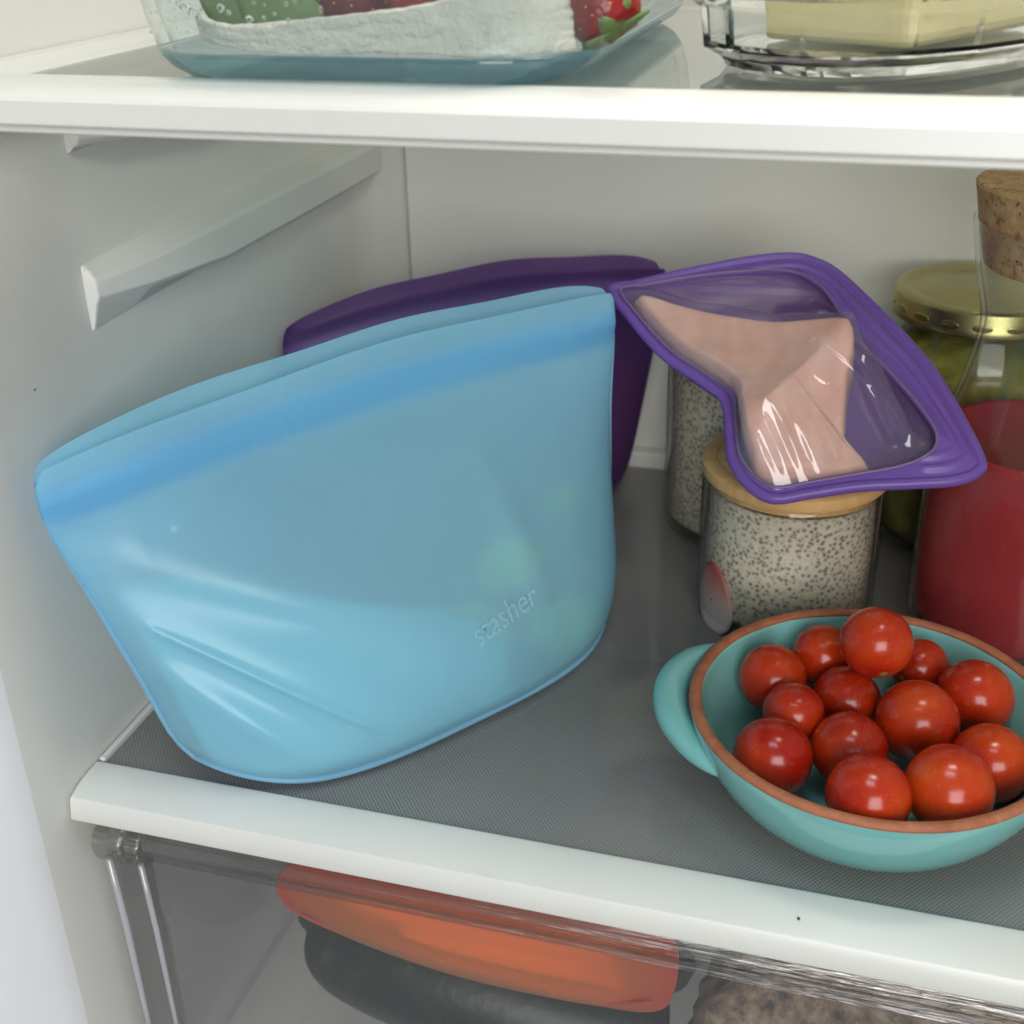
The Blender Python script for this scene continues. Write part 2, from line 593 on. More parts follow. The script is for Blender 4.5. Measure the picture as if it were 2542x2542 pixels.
# ------------------------------------------------------------------ crisper drawer
dw = empty("crisper_drawer", (0, 0.45, -0.20), "clear grey plastic drawer with a rounded top rail below the lower shelf", "drawer")
DZ0, DZ1 = -0.20, -0.034
pan = [(0.3290, DZ1 - 0.001), (0.3320, DZ1 - 0.001), (0.3320, -0.060), (0.3345, -0.075), (0.3345, DZ0), (0.3315, DZ0), (0.3315, -0.075), (0.3290, -0.060)]
adopt(extrude_profile("front_panel", pan, 'x', -0.2560, 0.2600, M_FRONT, True, 30, 0.0006), dw)
rail = spline([(0.3330, -0.0170), (0.3260, -0.0165), (0.3215, -0.0190), (0.3200, -0.0230), (0.3225, -0.0275), (0.3265, -0.0300), (0.3255, -0.0335), (0.3330, -0.0340)], 4, False)
adopt(extrude_profile("top_rail", rail, 'x', -0.2520, 0.2600, M_RAIL, True, 50), dw)
cap = spline([(0.3330, -0.0180), (0.3250, -0.0175), (0.3200, -0.0200), (0.3185, -0.0250), (0.3205, -0.0320), (0.3250, -0.0360), (0.3330, -0.0365)], 4, False)
adopt(extrude_profile("end_cap", cap, 'x', -0.2745, -0.2610, M_RAIL, True, 50, 0.0012), dw)
adopt(extrude_profile("end_cap", cap, 'x', -0.2600, -0.2530, M_RAIL, True, 50, 0.0012), dw)
for x, r in ((-0.2738, 0.0016), (-0.2590, 0.0013)):
    adopt(tube("edge_bead", [(x, 0.3270, -0.0375), (x, 0.3285, -0.075), (x - 0.0005, 0.3300, -0.20)], r, M_BEAD, 10), dw)
adopt(box("corner_panel", (-0.2745, 0.3295, DZ0), (-0.2565, 0.3312, -0.0375), M_DRAWER, 0.0003), dw)
adopt(extrude_profile("drawer_side", [(-0.2745, 0.3325), (-0.2725, 0.3325), (-0.2605, 0.66), (-0.2625, 0.66)], 'z', DZ0, -0.040, M_DRAWER, False, 30), dw)
adopt(box("drawer_floor", (-0.2740, 0.3350, DZ0 - 0.003), (0.2600, 0.66, DZ0 - 0.0005), M_DRAWER, 0.0004), dw)
adopt(box("drawer_back", (-0.2600, 0.6605, DZ0), (0.2600, 0.663, -0.045), M_DRAWER, 0.0004), dw)


# ------------------------------------------------------------------ silicone bags
def bag_point(P, u, v, side=1.0, off=0.0):
    """u -1..1 along the bag's width, v 0..1 bottom to rim, side +1 face / -1 back"""
    s = v * v * (3 - 2 * v)
    d = Vector((P['d0'][0] + (P['d1'][0] - P['d0'][0]) * s, P['d0'][1] + (P['d1'][1] - P['d0'][1]) * s, 0)).normalized()
    n = Vector((d.y, -d.x, 0))
    c = Vector((P['c0'][0] + (P['c1'][0] - P['c0'][0]) * s, P['c0'][1] + (P['c1'][1] - P['c0'][1]) * s, 0))
    a, b = table(P['a'], v), table(P['b'], v)
    e = max(0.0, 1 - abs(u) ** (P['pb'] + (P['pw'] - P['pb']) * min(1, v * 1.3)))
    k = 0.75 if v < 0.8 else 0.75 - 0.55 * min(1, (v - 0.8) / 0.1)
    t = b * (e ** k) * side + off
    zt = P['zl'] + (P['zr'] - P['zl']) * (u + 1) / 2 + P['arch'] * (1 - u * u)
    z0 = P.get('zb', 0.0) + 0.0015 + (P['liftl'] if u < 0 else P['liftr']) * max(0, abs(u) - 0.62) ** 2 / 0.1444 * 0.6
    p = c + d * a * u + n * t
    p.z = z0 + (zt - z0) * v
    return p


def seg_dist(u, v, a, b, asp=1.0):
    ax, ay, bx, by = a[0], a[1] * asp, b[0], b[1] * asp
    px, py = u, v * asp
    dx, dy = bx - ax, by - ay
    t = max(0, min(1, ((px - ax) * dx + (py - ay) * dy) / (dx * dx + dy * dy)))
    return math.hypot(px - ax - t * dx, py - ay - t * dy), t


def face_offset(u, v, folds, side=1):
    off = 0.0
    if side > 0:
        for (a, b, amp, w) in folds:
            q, t = seg_dist(u, v, a, b, 0.7)
            off += amp * math.exp(-(q / w) ** 2) * math.sin(math.pi * min(1, max(0.0, 0.08 + t * 0.9))) ** 0.6
    return off + 0.0016 * (1 - abs(u)) * noise.noise(Vector((u * 2.2, v * 2.6, side * 3.0))) * (1 - v) * 1.6


def make_bag(name, P, mat, label, folds=(), nu=150, nv=120, lip_back=0.004, zip_at=0.885, zip_w=0.055):
    root = empty(name, (P['c0'][0], P['c0'][1], P.get('zb', 0.0)), label, "storage bag", None)
    vs, fs, th = [], [], []

    def dens(v, u):
        z = math.exp(-((v - zip_at) / zip_w) ** 4) * (0.85 if v < zip_at + zip_w * 1.4 else 0.5)
        edge = math.exp(-((1 - abs(u)) / 0.02) ** 2) * 0.35
        bot = math.exp(-(v / 0.03) ** 2) * 0.15
        return max(z, edge, bot)

    for side in (1, -1):
        base = len(vs)
        for j in range(nv):
            v = j / (nv - 1)
            for i in range(nu):
                u0 = -1 + 2 * i / (nu - 1)
                u = math.sin(u0 * math.pi / 2) * 0.35 + u0 * 0.65
                off = face_offset(u, v, folds, side)
                # the zip track stands a little proud, the two lips part above it
                trk = 0.0011 * math.exp(-((v - zip_at) / (zip_w * 0.8)) ** 4) * (1 - u ** 8)
                p = bag_point(P, u, v, side, (off + trk) * side if side > 0 else -trk)
                if v > zip_at + zip_w:
                    k = (v - zip_at - zip_w) / (1 - zip_at - zip_w)
                    if side < 0:
                        d = Vector((P['d1'][0], P['d1'][1], 0)).normalized()
                        p += Vector((d.y, -d.x, 0)) * -lip_back * k * (1 - abs(u) ** 10)
                        p.z += 0.0028 * k * (1 - abs(u) ** 16) + 0.0006 * k * math.sin(u * 9)
                    else:
                        p.z += 0.0006 * k * math.sin(u * 7 + 1)
                    # rounded ends of the lips
                    e = max(0, abs(u) - 0.965) / 0.035
                    p.z -= 0.006 * k * e * e
                vs.append(p)
                th.append(dens(v, u))
        for j in range(nv - 1):
            for i in range(nu - 1):
                a = base + j * nu + i
                q = (a, a + 1, a + 1 + nu, a + nu)
                fs.append(q if side > 0 else q[::-1])
    # gusseted bottom
    b0, nb = len(vs), 8
    for j in range(nb + 1):
        for i in range(nu):
            s = j / nb
            f, g = vs[i], vs[nv * nu + i]
            p = f.lerp(g, s)
            p.z += 0.004 * math.sin(math.pi * s) * (1 if nb else 0)
            vs.append(p)
            th.append(0.1)
    for j in range(nb):
        for i in range(nu - 1):
            a = b0 + j * nu + i
            fs.append((a, a + nu, a + nu + 1, a + 1))
    me = bpy.data.meshes.new(name)
    me.from_pydata([tuple(p) for p in vs], [], fs)
    o = link("pouch", me, mat)
    thick_attr(o, th)
    bm = bmesh.new()
    bm.from_mesh(me)
    bmesh.ops.remove_doubles(bm, verts=bm.verts, dist=2e-4)
    bm.to_mesh(me)
    bm.free()
    for p in me.polygons:
        p.use_smooth = True
    adopt(o, root)
    # moulded seam running down the two sides and round under the face
    return root, o


BLUE = dict(c0=(-.1735, .430), c1=(-.190, .434), d0=(.585, .811), d1=(.599, .801),
            a=[(0, .107), (.1, .1135), (.3, .119), (.6, .127), (.85, .1345), (1, .1345)],
            b=[(0, .044), (.08, .050), (.25, .049), (.5, .034), (.72, .016), (.83, .0055), (.9, .0045), (1, .0035)],
            zl=.139, zr=.150, arch=.010, liftl=.014, liftr=.012, pw=2.0, pb=3.4)
M_BLUE = silicone("blue_silicone", (0.40, 0.775, 0.965), (0.20, 0.60, 0.95), 0.27, 0.32, 1.14, 0.36, 0.24)
folds = [((-.90, .50), (-.42, .14), 0.0026, 0.011), ((-.86, .60), (-.25, .30), -0.0030, 0.06), ((-.80, .66), (0.0, .26), 0.0030, 0.06),
         ((-.93, .36), (-.62, .05), 0.0022, 0.035), ((-.70, .74), (-.38, .80), 0.0012, 0.010), ((.12, .83), (.50, .83), 0.0012, 0.022),
         ((.30, .60), (.36, .25), 0.0018, 0.07), ((-.88, .42), (-.5, .10), -0.0022, 0.04)]
blue, blue_pouch = make_bag("silicone_bag", BLUE, M_BLUE, "large translucent blue silicone bag standing at the left on the lower shelf", folds, 220, 150, 0.0058)
# side seam and foot seam: a thicker moulded line
M_BLUE_SEAM = silicone("blue_silicone_seam", (0.42, 0.76, 0.95), (0.2, 0.5, 0.7), 0.15, 0.35, 1.15, 0.5, 0.35)
pts = [bag_point(BLUE, -1, v) for v in [0.86 - 0.86 * i / 14 for i in range(15)]]
pts += [bag_point(BLUE, math.sin(u * math.pi / 2) * .35 + u * .65, 0.012, 1, 0.0004) for u in [-1 + 2 * i / 60 for i in range(1, 60)]]
pts += [bag_point(BLUE, 1, v) for v in [0.86 * i / 14 for i in range(15)]]
sm = tube("seam", pts, lambda q: 0.0013 * min(1, q * 12 + 0.1, (1 - q) * 12 + 0.1), M_BLUE_SEAM, 8)
sm.data.attributes.new("thick", 'FLOAT', 'POINT')
adopt(sm, blue)

# raised lettering low on the face
cu = bpy.data.curves.new("lettering", 'FONT')
cu.body = "stasher"
cu.size = 1.0
to = bpy.data.objects.new("lettering", cu)
COL.objects.link(to)
bpy.context.view_layer.update()
me = bpy.data.meshes.new_from_object(to.evaluated_get(bpy.context.evaluated_depsgraph_get()))
bpy.data.objects.remove(to)
bm = bmesh.new()
bm.from_mesh(me)
xs = [v.co.x for v in bm.verts]
x0, x1 = min(xs), max(xs)
for v in bm.verts:
    tx, ty = (v.co.x - x0) / (x1 - x0), v.co.y
    u = 0.010 + 0.295 * tx - 0.010 * ty
    w = 0.262 + 0.036 * tx + 0.086 * ty
    v.co = bag_point(BLUE, u, w, 1, 0.0021 + face_offset(u, w, folds))
bm.to_mesh(me)
bm.free()
t = NT("raised_lettering_silicone")
t.done(t.pbsdf(Base_Color=(0.46, 0.74, 0.80), Roughness=0.35, Alpha=0.42))
adopt(link("raised_lettering", me, t.m), blue)


# what is inside the blue bag: pale lettuce pieces and a folded paper sheet
def leaf_blob(name, c, rx, ry, rz, mat, seed, rot=0.0, crinkle=0.35, n=26):
    def fn(i, j):
        a, b = 2 * math.pi * i, math.pi * j
        d = Vector((math.sin(b) * math.cos(a), math.sin(b) * math.sin(a), math.cos(b)))
        k = 1 + crinkle * noise.noise(d * 2.3 + Vector((seed, 0, 0))) + 0.35 * crinkle * noise.noise(d * 6 + Vector((0, seed, 0)))
        x, y, z = d.x * rx * k, d.y * ry * k, d.z * rz * k
        cr, sr = math.cos(rot), math.sin(rot)
        return (c[0] + x * cr - y * sr, c[1] + x * sr + y * cr, c[2] + z)
    return grid(name, fn, n * 2, n, mat, cu=True, merge=1e-6)


t = NT("lettuce_green")
c = t.ramp(t.noise(45, 4, 0.6), [(0.30, (0.55, 0.55, 0.10)), (0.52, (0.86, 0.82, 0.28)), (0.75, (0.92, 0.90, 0.50))])
M_LETT = t.done(t.pbsdf(Base_Color=c, Roughness=0.5))
for k, (u, v, sd, r, w) in enumerate(((-.30, .16, .80, .024, "lowest left"), (.02, .20, .84, .020, "low middle"), (.30, .36, .80, .014, "behind the lettering"),
                                       (.62, .45, .78, .0085, "upper right"), (.52, .12, .85, .016, "low right"))):
    p = bag_point(BLUE, u, v, 1.0, -r * 0.88 - 0.0030 - (0.0022 if v > 0.4 else 0))
    tag(leaf_blob("lettuce_piece", p, r * 1.15, r * .75, r * .8, M_LETT, k * 3.1, 0.9, 0.16),
        "pale green lettuce piece seen blurred through the blue bag, " + w, "lettuce", "lettuce in the blue bag")
t = NT("paper_sheet")
M_PAPER = t.done(t.pbsdf(Base_Color=(0.50, 0.66, 0.60), Roughness=0.9, Normal=t.bump(t.noise(400, 3), 0.3, 0.0005)))


def sheet(i, j):
    u = -0.93 + 1.07 * i
    top = 0.62 - 0.42 * (max(0.0, i - 0.12) ** 1.15) + 0.012 * math.sin(i * 9)
    v = 0.02 + (top - 0.02) * j
    return bag_point(BLUE, u, v, 0.97, -0.0035 + min(0.0, face_offset(u, v, folds)))


o = grid("paper_towel", sheet, 40, 20, M_PAPER)
md = o.modifiers.new("solid", 'SOLIDIFY')
md.thickness = 0.001
md.offset = -1
tag(o, "white paper sheet seen faintly through the left half of the blue bag", "paper towel")

# ---- dark purple bag behind the blue one
PURP = dict(c0=(-.196, .588), c1=(-.190, .5935), d0=(.83, .56), d1=(.83, .56),
            a=[(0, .089), (.1, .094), (.3, .098), (.6, .1015), (.85, .1045), (1, .1045)],
            b=[(0, .026), (.08, .030), (.25, .030), (.5, .022), (.72, .012), (.80, .0100), (.9, .0105), (1, .0085)],
            zl=.118, zr=.131, arch=.012, liftl=.012, liftr=.012, pw=2.0, pb=3.2)
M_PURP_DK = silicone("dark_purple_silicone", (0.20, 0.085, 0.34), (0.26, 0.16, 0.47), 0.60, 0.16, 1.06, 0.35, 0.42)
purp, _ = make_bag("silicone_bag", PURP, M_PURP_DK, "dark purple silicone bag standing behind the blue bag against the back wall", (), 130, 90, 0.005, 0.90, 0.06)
t = NT("red_food")
M_REDF = t.done(t.pbsdf(Base_Color=t.mix(t.noise(60, 3), (0.75, 0.05, 0.03), (0.85, 0.12, 0.05)), Roughness=0.35))
for k, (u, v, w) in enumerate(((.84, .44, "upper"), (.82, .20, "lower"))):
    p = bag_point(PURP, u, v, 0.0, 0.0012)
    tag(leaf_blob("red_pepper_piece", p, .012, .0058, .020, M_REDF, 2.0 + k, 0.6, 0.2), "red food glowing dully through the dark purple bag, %s piece" % w, "vegetable", "red food in the dark purple bag")

# ---- purple-rimmed clear bag lying over the jars
O3 = Vector((-0.02804, 0.526, 0.12264))
E1 = Vector((0.9494973, 0.2796766, 0.14225286))
E2 = Vector((-0.31182507, 0.79058692, 0.52700801))
E3 = E1.cross(E2)
OUT = [(-0.0684, 0.0631), (-0.0634, 0.0484), (-0.0513, 0.0225), (-0.0374, 0.0048), (-0.0284, -0.0086), (-0.0295, -0.0269), (-0.0304, -0.0405), (-0.0260, -0.0534),
       (-0.0176, -0.0614), (-0.0022, -0.0615), (0.0176, -0.0615), (0.0388, -0.0639), (0.0558, -0.0654), (0.0656, -0.0629), (0.0684, -0.0560), (0.0643, -0.0261),
       (0.0589, -0.0035), (0.0473, 0.0244), (0.0343, 0.0508), (0.0255, 0.0608), (0.0154, 0.0659), (-0.0042, 0.0675), (-0.0319, 0.0664), (-0.0574, 0.0641)]
OUTS = spline(OUT, 12, True)


def b3(x, y, h=0.0):
    # the lower left edge droops over the lid
    return O3 + E1 * x + E2 * y + E3 * h


snack = empty("silicone_bag", O3 + E3 * -0.02, "purple rimmed silicone bag with clear window holding pale meat, lying across the jars", "storage bag")
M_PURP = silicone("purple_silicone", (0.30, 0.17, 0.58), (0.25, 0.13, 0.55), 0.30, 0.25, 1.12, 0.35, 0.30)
CX, CY = 0.010, 0.000


def thick_fill(o, f=0.6):
    a = o.data.attributes.new("thick", 'FLOAT', 'POINT')
    a.data.foreach_set("value", [f] * len(o.data.vertices))


o = tube("rim", [b3(x, y, 0.0) for x, y in OUTS], 0.0026, M_PURP, 12, True, 1.0, E3)
thick_fill(o, 0.7)
adopt(o, snack)


def backfn(i, j):
    x, y = OUTS[int(round(i * len(OUTS))) % len(OUTS)]
    s = j
    return b3(CX + (x - CX) * s, CY + (y - CY) * s, -0.0200 * (1 - s ** 8) - 0.001)


o = grid("back_skin", backfn, len(OUTS), 16, M_PURP, cu=True, merge=1e-5)
thick_fill(o, 0.35)
adopt(o, snack)

MEAT = [(-0.0600, 0.0560), (-0.0363, 0.0398), (-0.0035, 0.0208), (0.0288, 0.0059), (0.0229, -0.0197), (0.0175, -0.0436), (0.0236, -0.0548),
        (-0.0170, -0.0535), (-0.0245, -0.0400), (-0.0252, -0.0200), (-0.0252, -0.0060), (-0.0417, 0.0190), (-0.056, 0.044)]


def meat_h(x, y):
    d1, t1 = seg_dist(x, y, (-0.0600, 0.0545), (0.0285, 0.0062))
    d2, t2 = seg_dist(x, y, (0.0285, 0.0062), (-0.0150, -0.0250))
    d3, t3 = seg_dist(x, y, (-0.0150, -0.0250), (-0.0300, 0.0080))
    h1 = 0.004 + 0.0115 * t1 - 0.42 * d1
    h2 = 0.0155 - 0.0045 * t2 - 0.50 * d2
    h3 = 0.0105 - 0.004 * t3 - 0.45 * d3
    k = 190.0
    e = [math.exp(k * h) for h in (h1, h2, h3, -0.004)]
    return 1.5 * math.log(sum(e)) / k + 0.0006 * noise.noise(Vector((x * 90, y * 90, 0)))


def inpoly(x, y, poly):
    c = False
    for (x0, y0), (x1, y1) in zip(poly, poly[1:] + poly[:1]):
        if (y0 > y) != (y1 > y) and x < (x1 - x0) * (y - y0) / (y1 - y0) + x0:
            c = not c
    return c


def meat_mesh():
    ms = spline(MEAT, 6, True)
    mx, my = -0.004, -0.010
    rings = []
    for s in [1 - 0.94 * i / 26 for i in range(27)]:
        r = []
        for x, y in ms:
            px, py = mx + (x - mx) * s, my + (y - my) * s
            h = meat_h(px, py)
            edge = max(0, (s - 0.90) / 0.10)
            h = h * (1 - edge ** 2) + -0.006 * edge ** 2
            r.append(tuple(b3(px, py, h)))
        rings.append(r)
    low = []
    for s, h in ((0.75, -0.014), (0.93, -0.012)):
        low.append([tuple(b3(mx + (x - mx) * s, my + (y - my) * s, h)) for x, y in ms])
    return low + rings


t = NT("pale_raw_meat")
f = t.noise(55, 5, 0.6, dist=0.6)
c = t.ramp(f, [(0.25, (0.80, 0.47, 0.31)), (0.50, (0.87, 0.56, 0.39)), (0.72, (0.90, 0.67, 0.51))])
wv = t.n("ShaderNodeTexWave")
wv.inputs["Scale"].default_value = 24
wv.inputs["Distortion"].default_value = 9
t.l(t.coord(), wv.inputs[0])
c = t.mix(t.math('MULTIPLY', t.math('MULTIPLY', wv.outputs[1], t.noise(70, 4)), 0.38), c, (0.66, 0.32, 0.22))
M_MEAT = t.done(t.pbsdf(Base_Color=c, Roughness=0.38, Subsurface_Weight=0.25, Subsurface_Scale=0.004, Subsurface_Radius=(1.0, 0.4, 0.25),
                        Normal=t.bump(t.noise(180, 4), 0.25, 0.0006)))
tag(loft("meat_piece", meat_mesh(), M_MEAT), "pale pink piece of meat inside the purple rimmed clear bag", "meat")

M_WINDOW = thin_clear("clear_silicone_window", (0.93, 0.90, 0.93), 0.08, 1.45, 0.05, 0.09, (0.80, 0.70, 0.88), 0.10, 70)


NR = 110
WX = [[(CX + (x - CX) * (0.02 + 0.96 * j / (NR - 1)), CY + (y - CY) * (0.02 + 0.96 * j / (NR - 1))) for x, y in OUTS] for j in range(NR)]
NO = len(OUTS)
OBST = [[(meat_h(x, y) + 0.0010) if inpoly(x, y, MEAT) else -0.004 for x, y in r] for r in WX]
# film stretched over the meat and fixed to the rim: relax a membrane over the obstacle, coarse to fine
H = [[max(OBST[j][i], 0.0045 * (1 - (j / (NR - 1)) ** 2)) for i in range(NO)] for j in range(NR)]
for it in range(60):
    st = 6 if it < 25 else (3 if it < 42 else 1)
    for j in range(NR - 2, -1, -1):
        jo, ji = min(NR - 1, j + st), max(0, j - st)
        Hj, Ho, Hi, Ob = H[j], H[jo], H[ji], OBST[j]
        H[j] = [max(Ob[i], 0.25 * (Ho[i] + Hi[i] + Hj[i - st] + Hj[(i + st) % NO])) for i in range(NO)]
    H[NR - 1] = [0.0006] * NO


def winfn(i, j):
    q, r = int(round(i * NO)) % NO, int(round(j * (NR - 1)))
    px, py = WX[r][q]
    s = r / (NR - 1)
    free = 1 - 0.75 * (H[r][q] - OBST[r][q] < 0.0004)
    # folds in the slack film near the lower edge and the right
    wr = 0.0013 * math.sin(px * 900 + py * 260) * math.exp(-((px + 0.006) / 0.016) ** 2 - ((py + 0.047) / 0.012) ** 2)
    wr += 0.0010 * math.exp(-(seg_dist(px, py, (-0.012, -0.028), (-0.004, -0.052))[0] / 0.0018) ** 2)
    wr += 0.0036 * free * math.exp(-(seg_dist(px, py, (0.034, -0.010), (0.042, -0.044))[0] / 0.0035) ** 2)
    wr -= 0.0026 * free * math.exp(-(seg_dist(px, py, (0.028, -0.012), (0.036, -0.042))[0] / 0.0040) ** 2)
    wr += 0.0009 * free * noise.noise(Vector((px * 60, py * 60, 4))) + 0.0005 * math.exp(-(seg_dist(px, py, (-0.035, 0.055), (0.020, 0.040))[0] / 0.003) ** 2)
    return b3(px, py, H[r][q] + wr * (1 - s ** 6))


o = grid("clear_window", winfn, NO, NR, M_WINDOW, cu=True)
md = o.modifiers.new("smooth", 'SMOOTH')
md.factor, md.iterations = 0.5, 2
adopt(o, snack)

# solid purple margin: narrow along the top, wide along the zip side
mar = []
N = len(OUTS)
for i, (x, y) in enumerate(OUTS):
    k = i / 12.0
    w = 0.0035
    if k >= 10.5 and k <= 14:
        w = 0.0035 + (k - 10.5) / 3.5 * 0.0235
    elif 14 < k <= 20:
        w = 0.0270 - 0.0020 * (k - 14)
    elif k > 20:
        w = 0.0150 - 0.0095 * min(1, (k - 20) / 2.2)
    mar.append(w)
mar = [sum(mar[(i + d) % N] for d in range(-12, 13)) / 25 for i in range(N)]


def marfn(i, j):
    q = int(round(i * N)) % N
    x, y = OUTS[q]
    l = math.hypot(CX - x, CY - y)
    nx, ny = (CX - x) / l, (CY - y) / l
    w = mar[q] * j
    g = 0.0
    if mar[q] > 0.010:
        g = 0.0010 * math.sin(math.pi * min(1, max(0, (w - 0.004) / 0.005))) + 0.0007 * math.sin(math.pi * min(1, max(0, (w - 0.0105) / 0.004)))
    return b3(x + nx * w, y + ny * w, 0.0014 + 0.006 * (w / 0.022) ** 1.2 + g)


o = grid("zip_band", marfn, N, 24, M_PURP, cu=True)
md = o.modifiers.new("solid", 'SOLIDIFY')
md.thickness = 0.0011
md.offset = 1
thick_fill(o, 0.75)
adopt(o, snack)

# thin pale bead where the clear window meets the purple margin
bead = [Vector(marfn(i / N, 1.0)) + E3 * 0.0012 for i in range(N)]
o = tube("window_bead", bead, 0.0007, silicone("pale_purple_silicone", (0.42, 0.30, 0.55), (0.42, 0.30, 0.55), 0.3, 0.2, 1.1, 0.5, 0.25), 8, True, 1.0, E3)
thick_fill(o, 0.3)
adopt(o, snack)

# ------------------------------------------------------------------ chia pudding jars
t = NT("chia_pudding")
vo = t.n("ShaderNodeTexVoronoi")
vo.inputs["Scale"].default_value = 460
vo.inputs["Randomness"].default_value = 1.0
t.l(t.coord(), vo.inputs["Vector"])
sd = t.ramp(vo.outputs["Distance"], [(0.18, (1, 1, 1)), (0.52, (0, 0, 0))])
wn = t.n("ShaderNodeTexWhiteNoise")
t.l(vo.outputs["Color"], wn.inputs["Vector"])
keep = t.math('ADD', t.math('MULTIPLY', t.math('GREATER_THAN', wn.outputs[0], 0.12), 0.55), t.math('MULTIPLY', t.noise(45, 3), 0.6), True)
halo = t.ramp(vo.outputs["Distance"], [(0.3, (0.58, 0.49, 0.38)), (0.8, (0.80, 0.69, 0.54))])
cl = t.mix(t.math('MULTIPLY', t.noise(50, 3), 0.6), halo, (0.74, 0.66, 0.53))
c = t.mix(t.math('MULTIPLY', t.math('MULTIPLY', sd, keep), 0.95), cl, (0.13, 0.115, 0.09))
M_CHIA = t.done(t.pbsdf(Base_Color=c, Roughness=0.45, Normal=t.bump(t.noise(300, 2), 0.2, 0.0005)))


def wood(name, a, b, axis_scale=(20, 160, 20)):
    t = NT(name)
    mp = t.n("ShaderNodeMapping")
    t.l(t.coord(), mp.inputs[0])
    mp.inputs["Scale"].default_value = axis_scale
    f = t.noise(2.2, 5, 0.6, mp.outputs[0], dist=0.4)
    c = t.ramp(f, [(0.3, a), (0.7, b)])
    return t.done(t.pbsdf(Base_Color=c, Roughness=0.42, Normal=t.bump(f, 0.1, 0.0005)))


M_BAMBOO = wood("bamboo_lid", (0.56, 0.31, 0.11), (0.72, 0.46, 0.20))
M_SEAL = thin_clear("lid_seal", (0.7, 0.7, 0.66), 0.2, 1.4, 0.0, 0.5, (0.75, 0.72, 0.62))


def chia_jar(cx, cy, R, H, label, plabel, frac):
    root = empty("storage_jar", (cx, cy, 0), label, "jar", "jars of chia pudding")
    w = 0.0016
    adopt(lathe("glass_body", [(0, 0.0004), (R - 0.007, 0.0004), (R - 0.0025, 0.0025), (R, 0.008), (R, H - 0.001), (R - 0.0006, H), (R - w, H - 0.0005),
                               (R - w, 0.010), (R - 0.005, 0.0055), (0, 0.005)], cx, cy, M_JAR, 96), root)
    lid = adopt(lathe("lid", [(0, H - 0.0030), (R - w - 0.0006, H - 0.0030), (R - w - 0.0006, H + 0.0006), (R + 0.0002, H + 0.0008), (R + 0.0006, H + 0.0018), (R + 0.0006, H + 0.0058),
                              (R - 0.001, H + 0.0072), (R - 0.006, H + 0.0074), (R - 0.0066, H + 0.0069), (R - 0.0072, H + 0.0074), (0, H + 0.0076)], cx, cy, M_BAMBOO, 96), root)
    lid.data.set_sharp_from_angle(angle=math.radians(40))
    r = R - w - 0.0002
    top = (H - 0.0045) * frac
    p = lathe("chia_pudding", [(0, 0.0058), (r - 0.005, 0.0062), (r, 0.011), (r, top), (r - 0.004, top - 0.0012), (0, top - 0.0015)], cx, cy, M_CHIA, 96)
    tag(p, plabel, "pudding", "chia pudding in the jars")
    return root


J1 = (-0.0204, 0.531, 0.042)
chia_jar(*J1, 0.0735, "short glass jar of chia pudding with bamboo lid, nearest behind the tomato bowl", "speckled chia pudding filling the front short jar", 1.0)
chia_jar(-0.0516, 0.6157, 0.042, 0.118, "taller chia pudding jar half hidden behind the front jar and purple bag", "speckled chia pudding filling the taller rear jar", 1.0)
# strawberry slice pressed to the glass of the front jar
t = NT("strawberry_slice")
sp = t.n("ShaderNodeSeparateXYZ")
t.l(t.coord("Generated"), sp.inputs[0])
f = t.math('ADD', sp.outputs[2], t.math('MULTIPLY', t.math('SUBTRACT', t.noise(60, 3), 0.5), 0.35))
c = t.ramp(f, [(0.22, (0.74, 0.62, 0.58)), (0.50, (0.62, 0.42, 0.37)), (0.70, (0.52, 0.24, 0.20)), (0.92, (0.40, 0.07, 0.06))])
M_SLICE = t.done(t.pbsdf(Base_Color=c, Roughness=0.35))


def slicefn(i, j):
    a, s = 2 * math.pi * i, j
    da = math.radians(20) * s * math.cos(a) * (1.0 - 0.25 * math.sin(a))
    z = 0.0165 + 0.0185 * s * math.sin(a)
    ang = math.radians(-141) + da
    return (J1[0] + 0.0410 * math.cos(ang), J1[1] + 0.0410 * math.sin(ang), z)


o = grid("strawberry_slice", slicefn, 40, 8, M_SLICE, cu=True)
md = o.modifiers.new("solid", 'SOLIDIFY')
md.thickness, md.offset = 0.0012, 1
tag(o, "pink strawberry slice pressed against the glass of the front chia jar", "strawberry slice")

# ------------------------------------------------------------------ pickle jar
t = NT("gold_lid_metal")
M_GOLD = t.done(t.pbsdf(Base_Color=t.mix(t.noise(30, 3), (0.40, 0.36, 0.15), (0.50, 0.45, 0.20)), Metallic=1.0, Roughness=0.30))
PJ = (0.060, 0.6365)
pj = empty("pickle_jar", (*PJ, 0), "glass jar of green pickles with a gold metal lid by the back wall", "jar")
R = 0.0465
adopt(lathe("glass_body", [(0, 0.0004), (R - 0.006, 0.0004), (R - 0.001, 0.004), (R, 0.010), (R, 0.096), (R - 0.001, 0.107), (R - 0.004, 0.116), (R - 0.0055, 0.121), (R - 0.0055, 0.131),
                           (R - 0.0075, 0.131), (R - 0.0075, 0.120), (R - 0.003, 0.105), (R - 0.002, 0.096), (R - 0.002, 0.010), (R - 0.006, 0.0055), (0, 0.005)], *PJ, M_JAR, 96), pj)
lid = adopt(lathe("lid", [(0.043, 0.1230), (0.0445, 0.1228), (0.0450, 0.1238), (0.0440, 0.1260), (0.0440, 0.1335), (0.0432, 0.1355), (0.0410, 0.1362), (0.0385, 0.1360), (0.0350, 0.1348), (0.0335, 0.1348),
                          (0.0320, 0.1353), (0, 0.1353)], *PJ, M_GOLD, 96), pj)
